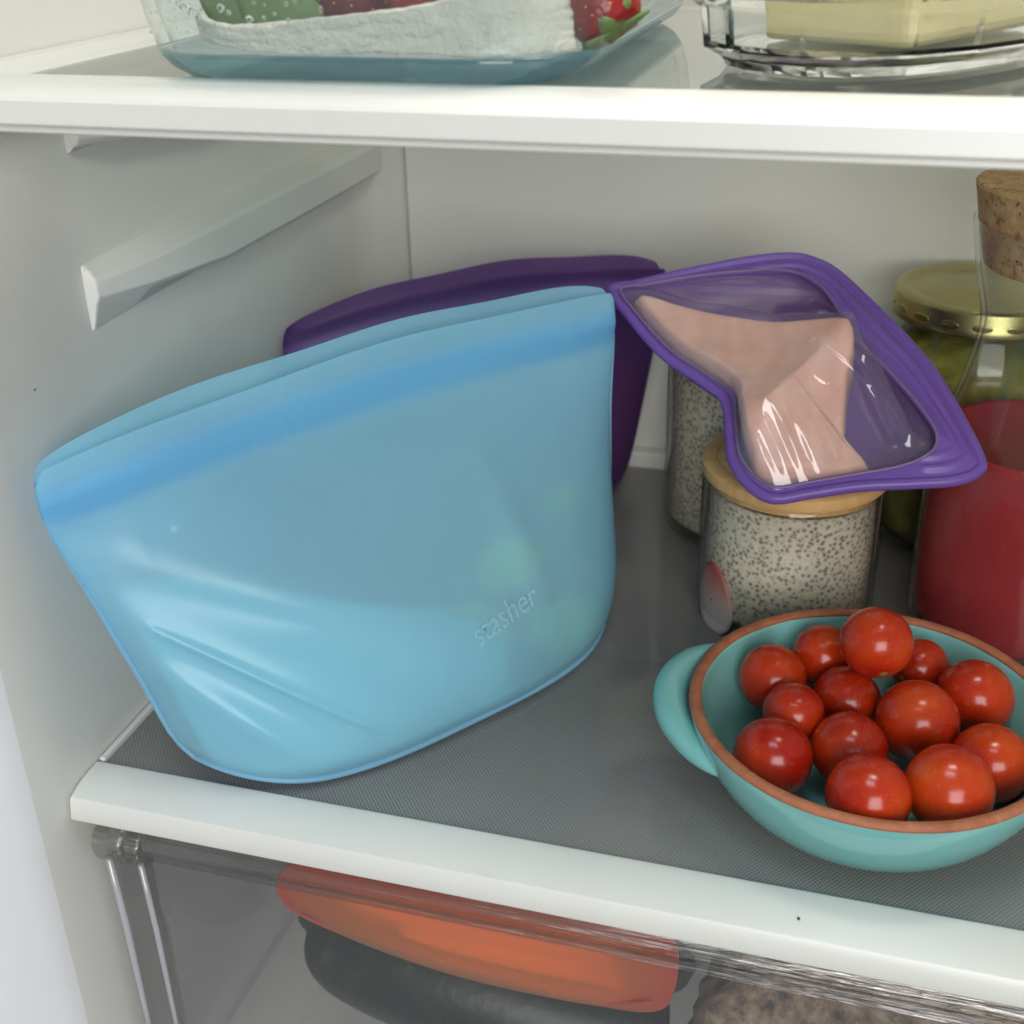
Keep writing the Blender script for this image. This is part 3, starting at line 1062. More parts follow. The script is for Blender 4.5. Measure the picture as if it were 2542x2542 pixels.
for k in range(18):
    a = 2 * math.pi * k / 18 + 0.1
    c = Vector((PJ[0] + 0.0440 * math.cos(a), PJ[1] + 0.0440 * math.sin(a), 0.1280))
    o = leaf_blob("lid_lug", c, 0.0004, 0.0046, 0.0020, M_GOLD, 0, a, 0.0, 8)
    adopt(o, pj)
t = NT("pickle_brine")
c = t.ramp(t.noise(48, 4, 0.6, dist=0.8), [(0.3, (0.09, 0.08, 0.014)), (0.5, (0.26, 0.25, 0.04)), (0.7, (0.44, 0.42, 0.10))])
M_BRINE = t.done(t.pbsdf(Base_Color=c, Roughness=0.3, Specular_IOR_Level=0.3))
tag(lathe("pickle_brine", [(0, 0.006), (0.038, 0.006), (0.0430, 0.012), (0.0430, 0.095), (0.041, 0.106), (0.037, 0.113), (0, 0.1135)], *PJ, M_BRINE, 64),
    "dark olive brine filling the gold lidded jar", "brine")
t = NT("gherkin_skin")
c = t.ramp(t.noise(90, 4), [(0.3, (0.09, 0.11, 0.015)), (0.7, (0.26, 0.27, 0.05))])
M_GHERK = t.done(t.pbsdf(Base_Color=c, Roughness=0.35, Normal=t.bump(t.noise(260, 2), 0.4, 0.001)))
for k, (a, z, w) in enumerate(((200, 0.080, "top left"), (232, 0.066, "middle"), (262, 0.078, "right"), (205, 0.040, "low"))):
    r = math.radians(a)
    tag(leaf_blob("pickle", (PJ[0] + 0.0375 * math.cos(r), PJ[1] + 0.0375 * math.sin(r), z), 0.0062, 0.0085, 0.015, M_GHERK, k * 2.0, r, 0.15, 14),
        "green pickle against the jar glass under the gold lid, " + w, "pickle", "pickles in the gold lidded jar")

# ------------------------------------------------------------------ carafe with cork
CC = (0.0835, 0.540)
cf = empty("carafe", (*CC, 0), "clear glass carafe with cork stopper at the right edge", "carafe")
prof = [(0.0440, 0.0), (0.0455, 0.006), (0.0462, 0.030), (0.0464, 0.060), (0.0460, 0.080), (0.0437, 0.098), (0.0410, 0.1085), (0.0390, 0.1150), (0.0354, 0.1310),
        (0.0337, 0.1430), (0.0337, 0.1510), (0.0355, 0.1590), (0.0378, 0.1680), (0.0402, 0.1790), (0.0425, 0.1920)]
prof = spline(prof, 4)
outer = [(0, 0.0004), (0.036, 0.0004)] + [(r, z + 0.0006) for r, z in prof]
inner = [(r - 0.0020, z + 0.0008) for r, z in prof if z > 0.007][::-1]
inner = [(prof[-1][0] - 0.0004, 0.1930), (prof[-1][0] - 0.0016, 0.1930)] + inner + [(0.040, 0.0068), (0.034, 0.0055), (0, 0.0055)]
adopt(lathe("glass_body", outer + inner, *CC, M_CARAFE, 96), cf)
t = NT("cork")
n1 = t.noise(130, 5, 0.7)
n2 = t.noise(420, 3, 0.6)
c = t.ramp(n1, [(0.32, (0.22, 0.10, 0.04)), (0.45, (0.46, 0.27, 0.12)), (0.70, (0.60, 0.40, 0.20))])
pit = t.math('LESS_THAN', n2, 0.36)
c = t.mix(pit, c, (0.16, 0.075, 0.03))
M_CORK = t.done(t.pbsdf(Base_Color=c, Roughness=0.8, Normal=t.bump(t.math('ADD', n1, n2), 0.5, 0.001)))
ck = adopt(lathe("cork_stopper", [(0, 0.1740), (0.0350, 0.1740), (0.0362, 0.1750), (0.0405, 0.1930), (0.0435, 0.2070), (0.0428, 0.2082), (0, 0.2086)], *CC, M_CORK, 80), cf)
ck.data.set_sharp_from_angle(angle=math.radians(35))
t = NT("red_juice")
f = t.noise(16, 3)
c = t.mix(f, (0.40, 0.040, 0.045), (0.48, 0.062, 0.064))
M_JUICE = t.done(t.pbsdf(Base_Color=c, Roughness=0.25, IOR=1.33, Transmission_Weight=0.35, Subsurface_Weight=0.4, Subsurface_Scale=0.01, Subsurface_Radius=(1, 0.15, 0.1)))
liq = [(0, 0.0060), (0.0350, 0.0062), (0.0400, 0.0075)] + [(r - 0.0017, z + 0.0008) for r, z in prof if 0.010 < z < 0.100]
zt = liq[-1][1]
liq += [(liq[-1][0] - 0.0012, zt - 0.0008), (0, zt - 0.0010)]
tag(lathe("red_juice", liq, *CC, M_JUICE, 80), "deep red juice filling the lower part of the corked carafe", "juice")

# ------------------------------------------------------------------ turquoise bowl with tomatoes
BC = (0.022, 0.404)


def glaze(name, a, b):
    t = NT(name)
    f = t.noise(28, 4, 0.6)
    c = t.mix(f, a, b)
    # a few pin holes and thin spots in the glaze
    sp = t.math('GREATER_THAN', t.noise(260, 2), 0.74)
    c = t.mix(t.math('MULTIPLY', sp, 0.25), c, (0.30, 0.22, 0.15))
    return t.done(t.pbsdf(Base_Color=c, Roughness=0.22, Coat_Weight=0.5, Coat_Roughness=0.08, Normal=t.bump(t.noise(35, 3), 0.08, 0.003)))


M_GLAZE = glaze("turquoise_glaze", (0.18, 0.47, 0.44), (0.22, 0.53, 0.50))
t = NT("terracotta")
f = t.noise(120, 5, 0.7)
c = t.ramp(f, [(0.3, (0.30, 0.09, 0.040)), (0.6, (0.43, 0.15, 0.070)), (0.78, (0.52, 0.24, 0.13))])
M_TERRA = t.done(t.pbsdf(Base_Color=c, Roughness=0.6, Normal=t.bump(f, 0.4, 0.0008)))
bw = empty("handled_bowl", (*BC, 0), "turquoise glazed terracotta bowl with side handle, full of cherry tomatoes", "bowl")
adopt(lathe("bowl_body", spline([(0.0645, 0.0370), (0.0615, 0.0290), (0.0530, 0.0155), (0.0420, 0.0092), (0.0250, 0.0074), (0.0002, 0.0070)], 5)[::-1]
            + [(0.0655, 0.0388), (0.0690, 0.0388)]
            + spline([(0.0692, 0.0375), (0.0685, 0.0330), (0.0650, 0.0235), (0.0590, 0.0130), (0.0520, 0.0045), (0.0465, 0.0008), (0.0440, 0.0003)], 5) + [(0.0002, 0.0006)], *BC, M_GLAZE, 128), bw)


def rimfn(i, j):
    a, b = 2 * math.pi * i, 2 * math.pi * j
    w = 1 + 0.10 * noise.noise(Vector((math.cos(a) * 5, math.sin(a) * 5, 0)))
    r = 0.06715 + 0.0024 * w * math.cos(b)
    z = 0.0386 + 0.0015 * math.sin(b) + 0.0003 * noise.noise(Vector((math.cos(a) * 3, math.sin(a) * 3, 7)))
    return (BC[0] + r * math.cos(a), BC[1] + r * math.sin(a), z)


adopt(grid("bare_rim", rimfn, 160, 12, M_TERRA, cu=True, cv=True), bw)
for base in (181,):
    hp = []
    for da, rr, z in ((-30, 0.0655, 0.0328), (-22, 0.0716, 0.0328), (-13, 0.0762, 0.0324), (-3, 0.0776, 0.0312), (8, 0.0754, 0.0292), (18, 0.0710, 0.0272), (27, 0.0666, 0.0258), (35, 0.0622, 0.0248)):
        a = math.radians(base + da)
        hp.append((BC[0] + rr * math.cos(a), BC[1] + rr * math.sin(a), z))
    adopt(tube("handle", spline(hp, 6), lambda q: 0.0014 + 0.0056 * (math.sin(math.pi * min(1, max(0, q)) ** 0.75)) ** 0.6, M_GLAZE, 18, False, 1.0), bw)

TOM = [(-0.0175, 0.4271, 0.0294, 0.0136, "left of the back row, orange tinged"), (0.0014, 0.4466, 0.0305, 0.0128, "at the back, half hidden by the topmost one"),
       (0.0207, 0.4277, 0.0521, 0.0141, "topmost of the pile"), (0.0399, 0.4490, 0.0299, 0.0115, "showing its stem scar, right behind the topmost one"),
       (0.0603, 0.4297, 0.0319, 0.0145, "rearmost at the right edge"), (-0.0073, 0.4038, 0.0302, 0.0119, "small one wedged near the left"),
       (0.0122, 0.4232, 0.0265, 0.0133, "in the middle below the topmost one"), (0.0386, 0.4089, 0.0314, 0.0156, "large one in the centre right"),
       (-0.0126, 0.3778, 0.0278, 0.0148, "nearest the left rim"), (0.0145, 0.3896, 0.0274, 0.0143, "in the centre of the front group"),
       (0.0645, 0.3939, 0.0279, 0.0146, "nearest the right rim"), (0.0216, 0.3565, 0.0339, 0.0146, "touching the front rim, left one"), (0.0488, 0.3689, 0.0327, 0.0155, "largest, at the front right")]


def tomato_mat(k):
    t = NT("tomato_skin")
    rnd = random.Random(k)
    mp = t.n("ShaderNodeMapping")
    t.l(t.coord(), mp.inputs[0])
    mp.inputs["Location"].default_value = (rnd.random() * 9, rnd.random() * 9, rnd.random() * 9)
    f = t.noise(38, 3, 0.5, mp.outputs[0])
    o = rnd.uniform(-0.02, 0.12)
    c = t.ramp(f, [(0.32 + o, (0.35, 0.012, 0.004)), (0.55 + o, (0.49, 0.036, 0.005)), (0.80 + o, (0.56, 0.085, 0.008))])
    fl = t.noise(900, 2, 0.5, mp.outputs[0])
    c = t.mix(t.math('MULTIPLY', t.math('GREATER_THAN', fl, 0.66), 0.12), c, (0.85, 0.35, 0.08))
    return t.done(t.pbsdf(Base_Color=c, Roughness=0.22, Subsurface_Weight=0.15, Subsurface_Scale=0.004, Subsurface_Radius=(1, 0.2, 0.05),
                          Coat_Weight=0.12, Coat_Roughness=0.16, Specular_IOR_Level=0.42, Normal=t.bump(t.noise(120, 3), 0.04, 0.001)))


TM = [tomato_mat(k) for k in range(13)]
t = NT("stem_scar")
M_SCAR = t.done(t.pbsdf(Base_Color=(0.22, 0.17, 0.05), Roughness=0.8))
for k, (x, y, z, r, w) in enumerate(TOM):
    rnd = random.Random(100 + k)
    el = 1 + rnd.uniform(-0.02, 0.06)
    ax = Vector((rnd.uniform(-1, 1), rnd.uniform(-1, 1), rnd.uniform(-1.2, -0.1))).normalized()
    if k == 3:
        ax = Vector((-0.55, -0.75, -0.05)).normalized()
    if k == 1:
        ax = Vector((-0.85, -0.45, -0.15)).normalized()
    if k == 12:
        ax = Vector((0.25, -0.55, -0.62)).normalized()
    root = empty("cherry_tomato", (x, y, z - r), "red cherry tomato in the turquoise bowl, " + w, "tomato", "tomatoes in the bowl")
    q = ax.to_track_quat('Z', 'Y')
    c0 = Vector((x, y, z))

    def fn(i, j, r=r, q=q, c0=c0, el=el, k=k):
        a, b = 2 * math.pi * i, math.pi * j
        d = Vector((math.sin(b) * math.cos(a), math.sin(b) * math.sin(a), math.cos(b)))
        dim = 1 - 0.05 * math.exp(-(b / 0.22) ** 2)
        kk = dim * (1 + 0.012 * noise.noise(d * 1.7 + Vector((k, 0, 0))))
        return c0 + q @ Vector((d.x * r * kk, d.y * r * kk, d.z * r * kk * el))
    adopt(grid("skin", fn, 48, 32, TM[k], cu=True, merge=1e-6), root)

    def scar(i, j, r=r, q=q, c0=c0, el=el):
        a = 2 * math.pi * i
        rr = r * 0.11 * j * (1 + 0.18 * math.sin(a * 5))
        return c0 + q @ Vector((rr * math.cos(a), rr * math.sin(a), r * el * (0.955 + 0.03 * (1 - j))))
    adopt(grid("stem_scar", scar, 20, 4, M_SCAR, cu=True), root)

# ------------------------------------------------------------------ glass dish with strawberries on the upper shelf
gd = empty("glass_dish", (-0.150, 0.445, GZ), "rectangular glass dish lined with paper towel holding strawberries on the upper shelf", "dish")
DC = (-0.1495, 0.447)


def dring(off, z, hx=0.0665, hy=0.1050, r=0.030):
    return [(DC[0] + x, DC[1] + y, z) for x, y in rrect(hx + off, hy + off, r + off * 0.9, 10)]


ZB = GZ + 0.0006
rings = [dring(-0.020, ZB + 0.0012), dring(-0.010, ZB), dring(-0.004, ZB + 0.0005), dring(0.0, ZB + 0.0030), dring(0.0025, ZB + 0.0062), dring(0.0032, ZB + 0.0078), dring(-0.0005, ZB + 0.0079), dring(-0.0040, ZB + 0.0072), dring(-0.0120, ZB + 0.0062), dring(-0.028, ZB + 0.0060)]
adopt(loft("glass_base", rings, thin_clear("thick_dish_glass", (0.62, 0.80, 0.84), 0.05, 1.5, 0.03, 0.20, (0.13, 0.26, 0.31))), gd)  # teal haze paints in the light piped through the thick base
rings = [dring(0.0033, ZB + 0.0080), dring(0.0055, ZB + 0.0160), dring(0.0085, ZB + 0.034), dring(0.0105, ZB + 0.055),
         dring(0.0125, ZB + 0.056), dring(0.0120, ZB + 0.0585), dring(0.0075, ZB + 0.0585), dring(0.0050, ZB + 0.034), dring(0.0015, ZB + 0.0160), dring(-0.0008, ZB + 0.0080)]
adopt(loft("glass_wall", rings, thin_clear("dish_wall_glass", (0.94, 0.97, 0.97), 0.05, 1.48, 0.0, 0.04, (0.7, 0.72, 0.74)), False, False), gd)
# condensation
M_DROP = solid_glass("water_drop", (1, 1, 1), 0.0, 1.33)
bm = bmesh.new()
rnd = random.Random(3)
for k in range(70):
    if k < 8:
        x, z, r = -0.183 + rnd.uniform(-0.012, 0.014), ZB + rnd.uniform(0.013, 0.024), rnd.uniform(0.0007, 0.0013)
    else:
        x, z, r = rnd.choice((-0.193, -0.160, -0.196)) + rnd.gauss(0, 0.006), ZB + rnd.uniform(0.014, 0.026), rnd.uniform(0.0003, 0.0006)
    dz = (z - ZB)
    off = 0.0038 + (dz - 0.009) * 0.2
    y = DC[1] - 0.1050 - off - 0.0002
    m4 = Matrix.Translation((x, y, z)) @ Matrix.Diagonal((r, r * 0.6, r, 1))
    bmesh.ops.create_icosphere(bm, subdivisions=2, radius=1.0, matrix=m4)
me = bpy.data.meshes.new("condensation")
bm.to_mesh(me)
bm.free()
tag(adopt(link("condensation", me, M_DROP), gd), kind="stuff")

t = NT("paper_towel_pulp")
f = t.noise(520, 4, 0.65)
g = t.noise(150, 3, 0.6)
c = t.mix(g, (0.62, 0.59, 0.50), (0.78, 0.75, 0.66))
M_TOWEL = t.done(t.pbsdf(Base_Color=c, Roughness=0.95, Normal=t.bump(t.math('ADD', f, t.math('MULTIPLY', g, 2.0)), 0.8, 0.0016)))


def towelfn(i, j):
    x = -0.2010 + 0.1130 * i
    bot = ZB + 0.0085 + 0.003 * (1 - min(1, i * 3)) ** 2 + 0.0006 * math.sin(i * 14)
    top = table([(0, 0.2865), (0.12, 0.2840), (0.30, 0.2850), (0.6, 0.2885), (0.85, 0.2930), (1, 0.2950)], i) + 0.0004 * noise.noise(Vector((i * 30, 0, 0)))
    xs = x + (0.0012 * noise.noise(Vector((j * 9, 3, 0))) + 0.002 * (1 - j)) * (1 if i > 0.97 else 0)
    y = 0.3492 - 0.0008 * math.sin(i * 6) + 0.012 * max(0, (0.16 - i) / 0.16) ** 2 + 0.010 * max(0, (i - 0.86) / 0.14) ** 2 - 0.0020 * j + 0.0006 * noise.noise(Vector((i * 12, j * 5, 1)))
    return (xs, y, bot + (top - bot) * j)


o = grid("paper_towel", towelfn, 90, 24, M_TOWEL)
md = o.modifiers.new("solid", 'SOLIDIFY')
md.thickness, md.offset = 0.0022, -1
tag(o, "cream textured paper towel folded along the front inside the glass dish", "paper towel")


def berry_mat(name, a, b):
    t = NT(name)
    c = t.mix(t.noise(70, 3), a, b)
    vo = t.n("ShaderNodeTexVoronoi")
    vo.inputs["Scale"].default_value = 330
    t.l(t.coord(), vo.inputs["Vector"])
    hgt = t.math('MINIMUM', vo.outputs["Distance"], 0.5)
    return t.done(t.pbsdf(Base_Color=c, Roughness=0.28, Normal=t.bump(hgt, 0.5, 0.001)))


M_BERRY = [berry_mat("strawberry_red", (0.20, 0.008, 0.010), (0.30, 0.015, 0.014)), berry_mat("strawberry_dark", (0.10, 0.008, 0.016), (0.19, 0.012, 0.022))]
t = NT("berry_seed")
M_SEED = t.done(t.pbsdf(Base_Color=(0.62, 0.40, 0.14), Roughness=0.5))
t = NT("leaf_green")
lw = t.n("ShaderNodeTexWave")
lw.inputs["Scale"].default_value = 120
lw.inputs["Distortion"].default_value = 2
t.l(t.coord(), lw.inputs[0])
c = t.mix(t.math('MULTIPLY', t.noise(140, 4), 0.35), t.mix(t.noise(60, 3), (0.07, 0.14, 0.03), (0.13, 0.21, 0.06)), (0.24, 0.34, 0.12))
M_LEAF = t.done(t.pbsdf(Base_Color=c, Roughness=0.45, Normal=t.bump(t.noise(220, 4), 0.4, 0.0008)))


def leaf_mesh(name, base, tip, width, up, mat, curl=0.15, n=14):
    base, tip, up = Vector(base), Vector(tip), Vector(up).normalized()
    d = tip - base
    s = d.cross(up).normalized()

    def fn(i, j):
        w = width * math.sin(math.pi * min(0.985, j * 0.94 + 0.04)) ** 0.8 * (1 + 0.12 * abs(math.sin(j * 22)))
        q = (i - 0.5) * 2
        return base + d * j + s * q * w * 0.5 + up * (curl * d.length * (j * (1 - j) * 1.5 - 0.35 * q * q * j) + 0.05 * width * (1 - abs(q)))
    o = grid(name, fn, 9, n, mat)
    md = o.modifiers.new("solid", 'SOLIDIFY')
    md.thickness = 0.0006
    return o


def strawberry(c, L, rad, axis, mat, label):
    axis = Vector(axis).normalized()
    q = axis.to_track_quat('Z', 'Y')
    c = Vector(c)
    root = empty("strawberry", c - Vector((0, 0, rad)), label, "strawberry", "strawberries in the glass dish")
    prof = [(0.0, -0.52), (0.30, -0.48), (0.62, -0.36), (0.88, -0.12), (1.0, 0.14), (0.92, 0.34), (0.62, 0.46), (0.0, 0.44)]
    pr = spline(prof, 4)
    sp = []

    def fn(i, j):
        r, h = pr[min(len(pr) - 1, int(round(j * (len(pr) - 1))))]
        a = 2 * math.pi * i
        w = 1 + 0.06 * noise.noise(Vector((math.cos(a), math.sin(a), h)) * 2 + c * 50)
        return c + q @ Vector((r * rad * w * math.cos(a), r * rad * w * math.sin(a), h * L))
    adopt(grid("berry_flesh", fn, 36, len(pr), mat, cu=True, merge=1e-6), root)
    bm = bmesh.new()
    for ring in range(9):
        h = -0.40 + ring * 0.092
        r = table([(z, rr) for rr, z in prof[:-2]], h)
        n = max(5, int(13 * r))
        for s in range(n):
            a = 2 * math.pi * (s + 0.5 * (ring % 2)) / n
            p = c + q @ Vector((r * rad * 1.005 * math.cos(a), r * rad * 1.005 * math.sin(a), h * L))
            bmesh.ops.create_icosphere(bm, subdivisions=1, radius=0.00036, matrix=Matrix.Translation(p))
    me = bpy.data.meshes.new("seeds")
    bm.to_mesh(me)
    bm.free()
    tag(adopt(link("seeds", me, M_SEED), root), kind="stuff")
    for k in range(7):
        a = 2 * math.pi * k / 7
        b = c + q @ Vector((0, 0, 0.45 * L))
        tp = c + q @ Vector((rad * 0.95 * math.cos(a), rad * 0.95 * math.sin(a), 0.42 * L + 0.002 * math.sin(k * 2.1)))
        adopt(leaf_mesh("calyx_leaf", b, tp, rad * 0.45, q @ Vector((0, 0, 1)), M_LEAF, 0.2, 8), root)


strawberry((-0.1590, 0.372, 0.2950), 0.036, 0.0145, (-0.4, 0.1, 0.6), M_BERRY[1], "dark purplish strawberry behind the paper towel beside the green leaves")
strawberry((-0.1300, 0.370, 0.2960), 0.036, 0.0150, (0.3, 0.5, 0.7), M_BERRY[0], "bright red strawberry behind the middle of the paper towel")
strawberry((-0.1050, 0.376, 0.2990), 0.034, 0.0140, (-0.3, 0.6, 0.6), M_BERRY[0], "red strawberry behind the right part of the paper towel")
strawberry((-0.0850, 0.3800, 0.2915), 0.032, 0.0115, (0.55, -0.30, -0.75), M_BERRY[0], "red strawberry with green calyx at the right end of the dish")
strawberry((-0.1960, 0.3760, 0.2960), 0.032, 0.0125, (0.2, 0.5, 0.7), M_BERRY[1], "dark strawberry misted over at the left end of the dish")
for (b, tp, w, lab) in (((-0.186, 0.362, 0.2755), (-0.196, 0.360, 0.307), 0.019, "green strawberry leaf behind the towel, left of the leaf pair"),
                        ((-0.166, 0.361, 0.2755), (-0.184, 0.358, 0.306), 0.024, "broad green strawberry leaf behind the towel, right of the leaf pair")):
    tag(leaf_mesh("strawberry_leaf", b, tp, w, (0.1, -1, 0.1), M_LEAF, 0.10, 16), lab, "leaf", "leaves in the glass dish")

# ------------------------------------------------------------------ butter dish
bd = empty("butter_dish", (0.010, 0.450, GZ), "faceted clear glass butter dish on the upper shelf at the right", "dish")
BX, BY = 0.0095, 0.4505
CA, SA = math.cos(math.radians(60)), math.sin(math.radians(60))
NF = 12


def bring(sc, z, cut=0.0, nf=NF):
    out = []
    for k in range(nf * 2):
        a = math.pi * (k) / nf
        p = 2.6
        ca, sa = math.cos(a), math.sin(a)
        r = (abs(ca) ** p + abs(sa) ** p) ** (-1 / p)
        q = 1 - 0.004 * cut
        x, y = (0.0890 + sc) * r * ca * q, (0.0480 + sc) * r * sa * q
        out.append((BX + x * CA - y * SA, BY + x * SA + y * CA, z))
    return out


Z = GZ + 0.0006
rings = [bring(-0.022, Z + 0.001), bring(-0.012, Z), bring(-0.0075, Z + 0.0006), bring(-0.0055, Z + 0.0034), bring(-0.0020, Z + 0.0052, 1), bring(0.0, Z + 0.0062, 1), bring(0.0015, Z + 0.0175, 1),
         bring(0.0035, Z + 0.0190), bring(0.0042, Z + 0.0210), bring(0.0030, Z + 0.0225), bring(-0.0020, Z + 0.0225), bring(-0.0030, Z + 0.0180), bring(-0.0042, Z + 0.0080), bring(-0.0100, Z + 0.0062), bring(-0.026, Z + 0.0060)]
adopt(loft("glass_base", rings, M_BUTTERWALL, True, True, smooth=False), bd)
rings = [bring(-0.0005, Z + 0.0230), bring(0.0030, Z + 0.0232), bring(0.0040, Z + 0.0250), bring(0.0005, Z + 0.0270), bring(-0.003, Z + 0.045, 1), bring(-0.010, Z + 0.055), bring(-0.022, Z + 0.057),
         bring(-0.022, Z + 0.0545), bring(-0.0115, Z + 0.0525), bring(-0.0055, Z + 0.044), bring(-0.0028, Z + 0.0275)]
adopt(loft("glass_lid", rings + [rings[0]], M_BUTTERGLASS, False, False, smooth=False), bd)
t = NT("butter")
f = t.noise(30, 4)
M_BUTTER = t.done(t.pbsdf(Base_Color=t.mix(f, (0.84, 0.72, 0.36), (0.89, 0.81, 0.52)), Roughness=0.4, Subsurface_Weight=0.2, Subsurface_Scale=0.005, Subsurface_Radius=(1, 0.7, 0.3),
                          Normal=t.bump(t.noise(90, 4), 0.4, 0.002)))
o = box("butter_block", (-0.038, -0.026, 0), (0.042, 0.026, 0.0345), M_BUTTER, 0.004, 3)
o.location = (0.0010, 0.4340, Z + 0.0066)
o.rotation_euler = (0, 0, math.radians(62))
tag(o, "pale yellow block of butter inside the faceted glass dish", "butter")


# ------------------------------------------------------------------ things in the drawer
def pouch(name, outline, th, frame, mat, tk=0.4, rings=14):
    o3, a3, b3_ = [Vector(x) for x in frame]
    n3 = a3.cross(b3_).normalized()
    os = spline(outline, 5, True)
    cx = sum(p[0] for p in os) / len(os)
    cy = sum(p[1] for p in os) / len(os)
    vs, fs, n = [], [], len(os)
    for side in (1, -1):
        base = len(vs)
        for j in range(rings + 1):
            s = j / rings
            for (x, y) in os:
                px, py = cx + (x - cx) * s, cy + (y - cy) * s
                vs.append(o3 + a3 * px + b3_ * py + n3 * side * (th * (1 - s ** 2.5) + 0.0008))
        for j in range(rings):
            for i in range(n):
                k = (i + 1) % n
                fs.append((base + j * n + i, base + j * n + k, base + (j + 1) * n + k, base + (j + 1) * n + i))
    o = pym(name, vs, fs, mat, True, 1e-5)
    a = o.data.attributes.new("thick", 'FLOAT', 'POINT')
    a.data.foreach_set("value", [min(0.95, tk + 0.9 * max(0.0, 1 - (abs((v.co - o3).dot(n3)) - 0.0008) / th) ** 1.2) for v in o.data.vertices])
    return o


M_REDSIL = silicone("red_silicone", (1.0, 0.44, 0.13), (0.74, 0.085, 0.045), 0.50, 0.26, 1.12, 0.45, 0.3)
rb = empty("silicone_bag", (-0.13, 0.354, -0.10), "red orange silicone bag lying behind the clear drawer front", "storage bag")
FR = ((-0.1290, 0.3570, -0.0720), (0.999, 0.02, 0.0), (0.0, -0.10, 0.995))
ol = [(-0.084, 0.004), (-0.080, 0.018), (-0.064, 0.026), (0.0, 0.028), (0.070, 0.026), (0.086, 0.018), (0.086, -0.012), (0.078, -0.026), (0.050, -0.0290), (0.0, -0.0270), (-0.045, -0.0185), (-0.076, -0.0075)]
adopt(pouch("pouch", ol, 0.0125, FR, M_REDSIL, 0.02), rb)
sm = tube("seam", [Vector(FR[0]) + Vector(FR[1]) * x + Vector(FR[2]) * y for x, y in spline(ol, 5, True)], 0.0013, M_REDSIL, 8, True)
thick_fill(sm, 0.8)
adopt(sm, rb)
fl = spline([(-0.072, 0.000), (-0.050, -0.009), (-0.010, -0.0165), (0.035, -0.0195), (0.066, -0.0175), (0.080, -0.0120)], 6)
sm = tube("fold_line", [Vector(FR[0]) + Vector(FR[1]) * x + Vector(FR[2]) * y + Vector((0, -0.0062, 0)) for x, y in fl], lambda q: 0.0004 + 0.0016 * math.sin(math.pi * q), M_REDSIL, 8, False, 0.6)
thick_fill(sm, 0.9)
adopt(sm, rb)
t = NT("carrot")
M_CARROT = t.done(t.pbsdf(Base_Color=t.mix(t.noise(40, 3), (0.95, 0.55, 0.06), (0.98, 0.66, 0.12)), Roughness=0.45))
for k, (x0, x1, y, r, w) in enumerate(((-0.050, 0.064, 0.012, 0.0080, "upper"), (-0.030, 0.068, -0.006, 0.0070, "lower"))):
    pts = [Vector(FR[0]) + Vector(FR[1]) * (x0 + (x1 - x0) * q / 12) + Vector(FR[2]) * (y - 0.004 * q / 12) + Vector((0, -0.0012, 0)) for q in range(13)]
    tag(tube("carrot_stick", pts, lambda q, r=r: r * (0.5 + 0.5 * math.sin(math.pi * (0.12 + 0.8 * q))), M_CARROT, 14), "orange carrot showing through the red bag in the drawer, %s one" % w, "carrot", "carrots in the red bag")
t = NT("dark_green_skin")
c = t.ramp(t.noise(70, 4, 0.6), [(0.3, (0.006, 0.010, 0.005)), (0.6, (0.014, 0.024, 0.009)), (0.8, (0.06, 0.085, 0.03))])
M_ZUC = t.done(t.pbsdf(Base_Color=c, Roughness=0.4, Normal=t.bump(t.noise(150, 3), 0.4, 0.001)))
pts = spline([(-0.215, 0.398, -0.138), (-0.195, 0.392, -0.134), (-0.150, 0.388, -0.137), (-0.095, 0.390, -0.145), (-0.050, 0.398, -0.152)], 6)
zu = tube("zucchini", pts, lambda q: 0.028 * max(0.05, math.sin(math.pi * (0.05 + 0.90 * q))) ** 0.35, M_ZUC, 28)
tag(zu, "dark green zucchini under the red bag in the drawer", "zucchini")
t = NT("leafy_green")
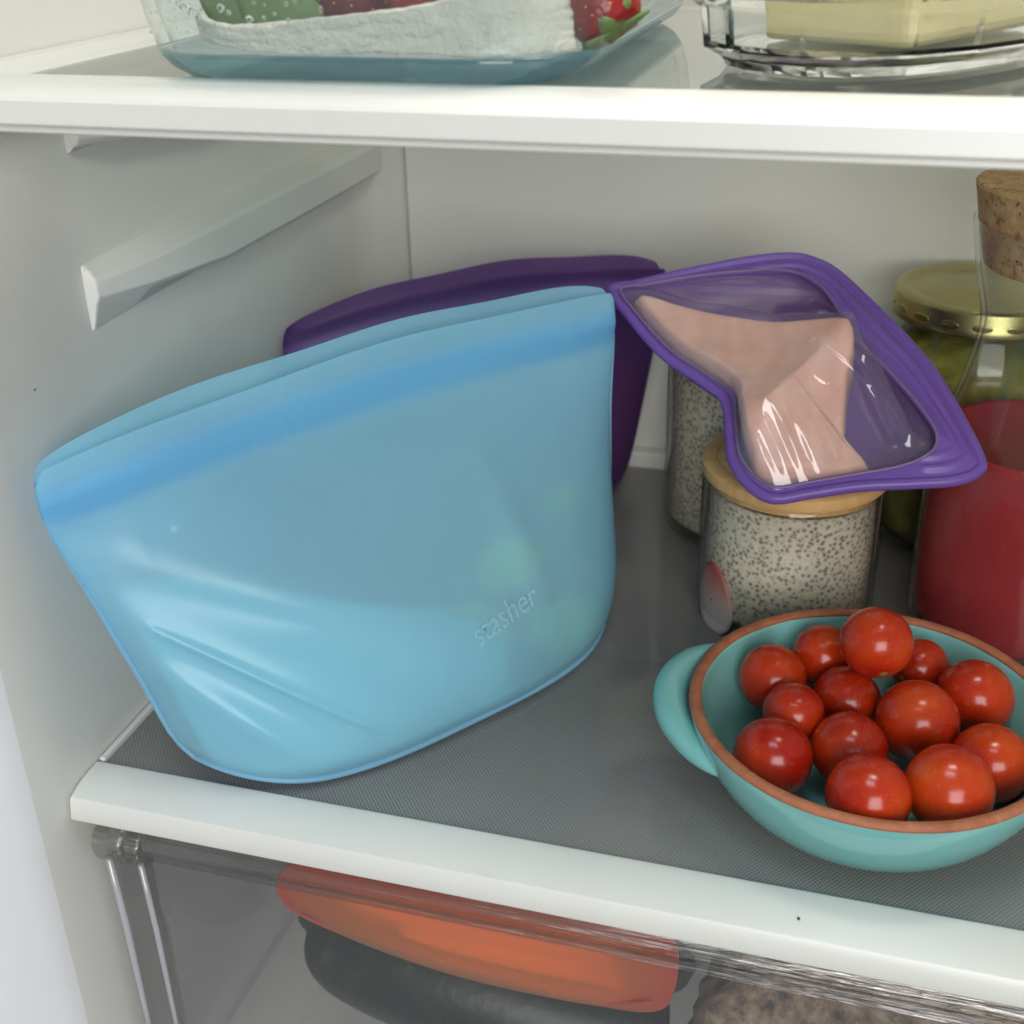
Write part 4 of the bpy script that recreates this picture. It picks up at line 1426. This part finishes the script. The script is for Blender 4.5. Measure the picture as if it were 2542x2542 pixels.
M_HERB = t.done(t.pbsdf(Base_Color=t.ramp(t.noise(90, 4), [(0.3, (0.02, 0.03, 0.012)), (0.7, (0.07, 0.10, 0.035))]), Roughness=0.55))
tag(leaf_blob("green_vegetable", (-0.2200, 0.450, -0.175), 0.034, 0.026, 0.022, M_HERB, 4.4, 0, 0.25), "dull green leafy vegetable at the left inside the drawer", "vegetable")
t = NT("mottled_brown_crust")
c = t.ramp(t.noise(110, 5, 0.7), [(0.32, (0.07, 0.05, 0.04)), (0.5, (0.28, 0.20, 0.13)), (0.7, (0.50, 0.42, 0.28))])
M_BREAD = t.done(t.pbsdf(Base_Color=c, Roughness=0.8, Normal=t.bump(t.noise(200, 3), 0.6, 0.002)))
tag(leaf_blob("bread_loaf", (0.045, 0.410, -0.140), 0.085, 0.045, 0.055, M_BREAD, 6.6, 0.1, 0.15, 40), "mottled brown loaf at the right inside the drawer", "bread")
tag(leaf_blob("dark_squash", (-0.120, 0.440, -0.165), 0.075, 0.040, 0.034, M_HERB, 9.4, 0.1, 0.10, 30), "large dark green squash at the back bottom of the drawer", "squash")

# specks and crumbs on the trims and the shelf
t = NT("crumb")
M_CRUMB = t.done(t.pbsdf(Base_Color=(0.42, 0.25, 0.11), Roughness=0.8))
tag(leaf_blob("crumb", (0.0125, 0.3595, 0.0007), 0.0016, 0.0008, 0.0007, M_CRUMB, 2, 0.3, 0.5, 10), "tiny brown crumb on the dotted shelf in front of the bowl", "crumb")
t = NT("dark_speck")
M_SPECK = t.done(t.pbsdf(Base_Color=(0.05, 0.05, 0.05), Roughness=0.8))
tag(leaf_blob("speck", (0.0030, 0.3262, 0.0011), 0.0005, 0.0006, 0.0003, M_SPECK, 3, 0.3, 0.5, 8), "tiny dark speck on the white edge of the lower shelf", "speck")
tag(leaf_blob("speck", (XL + 0.0002, 0.3492, 0.1605), 0.0002, 0.0005, 0.0003, M_SPECK, 5, 0.0, 0.4, 6), "tiny dark scuff speck on the left wall above the blue bag", "speck")
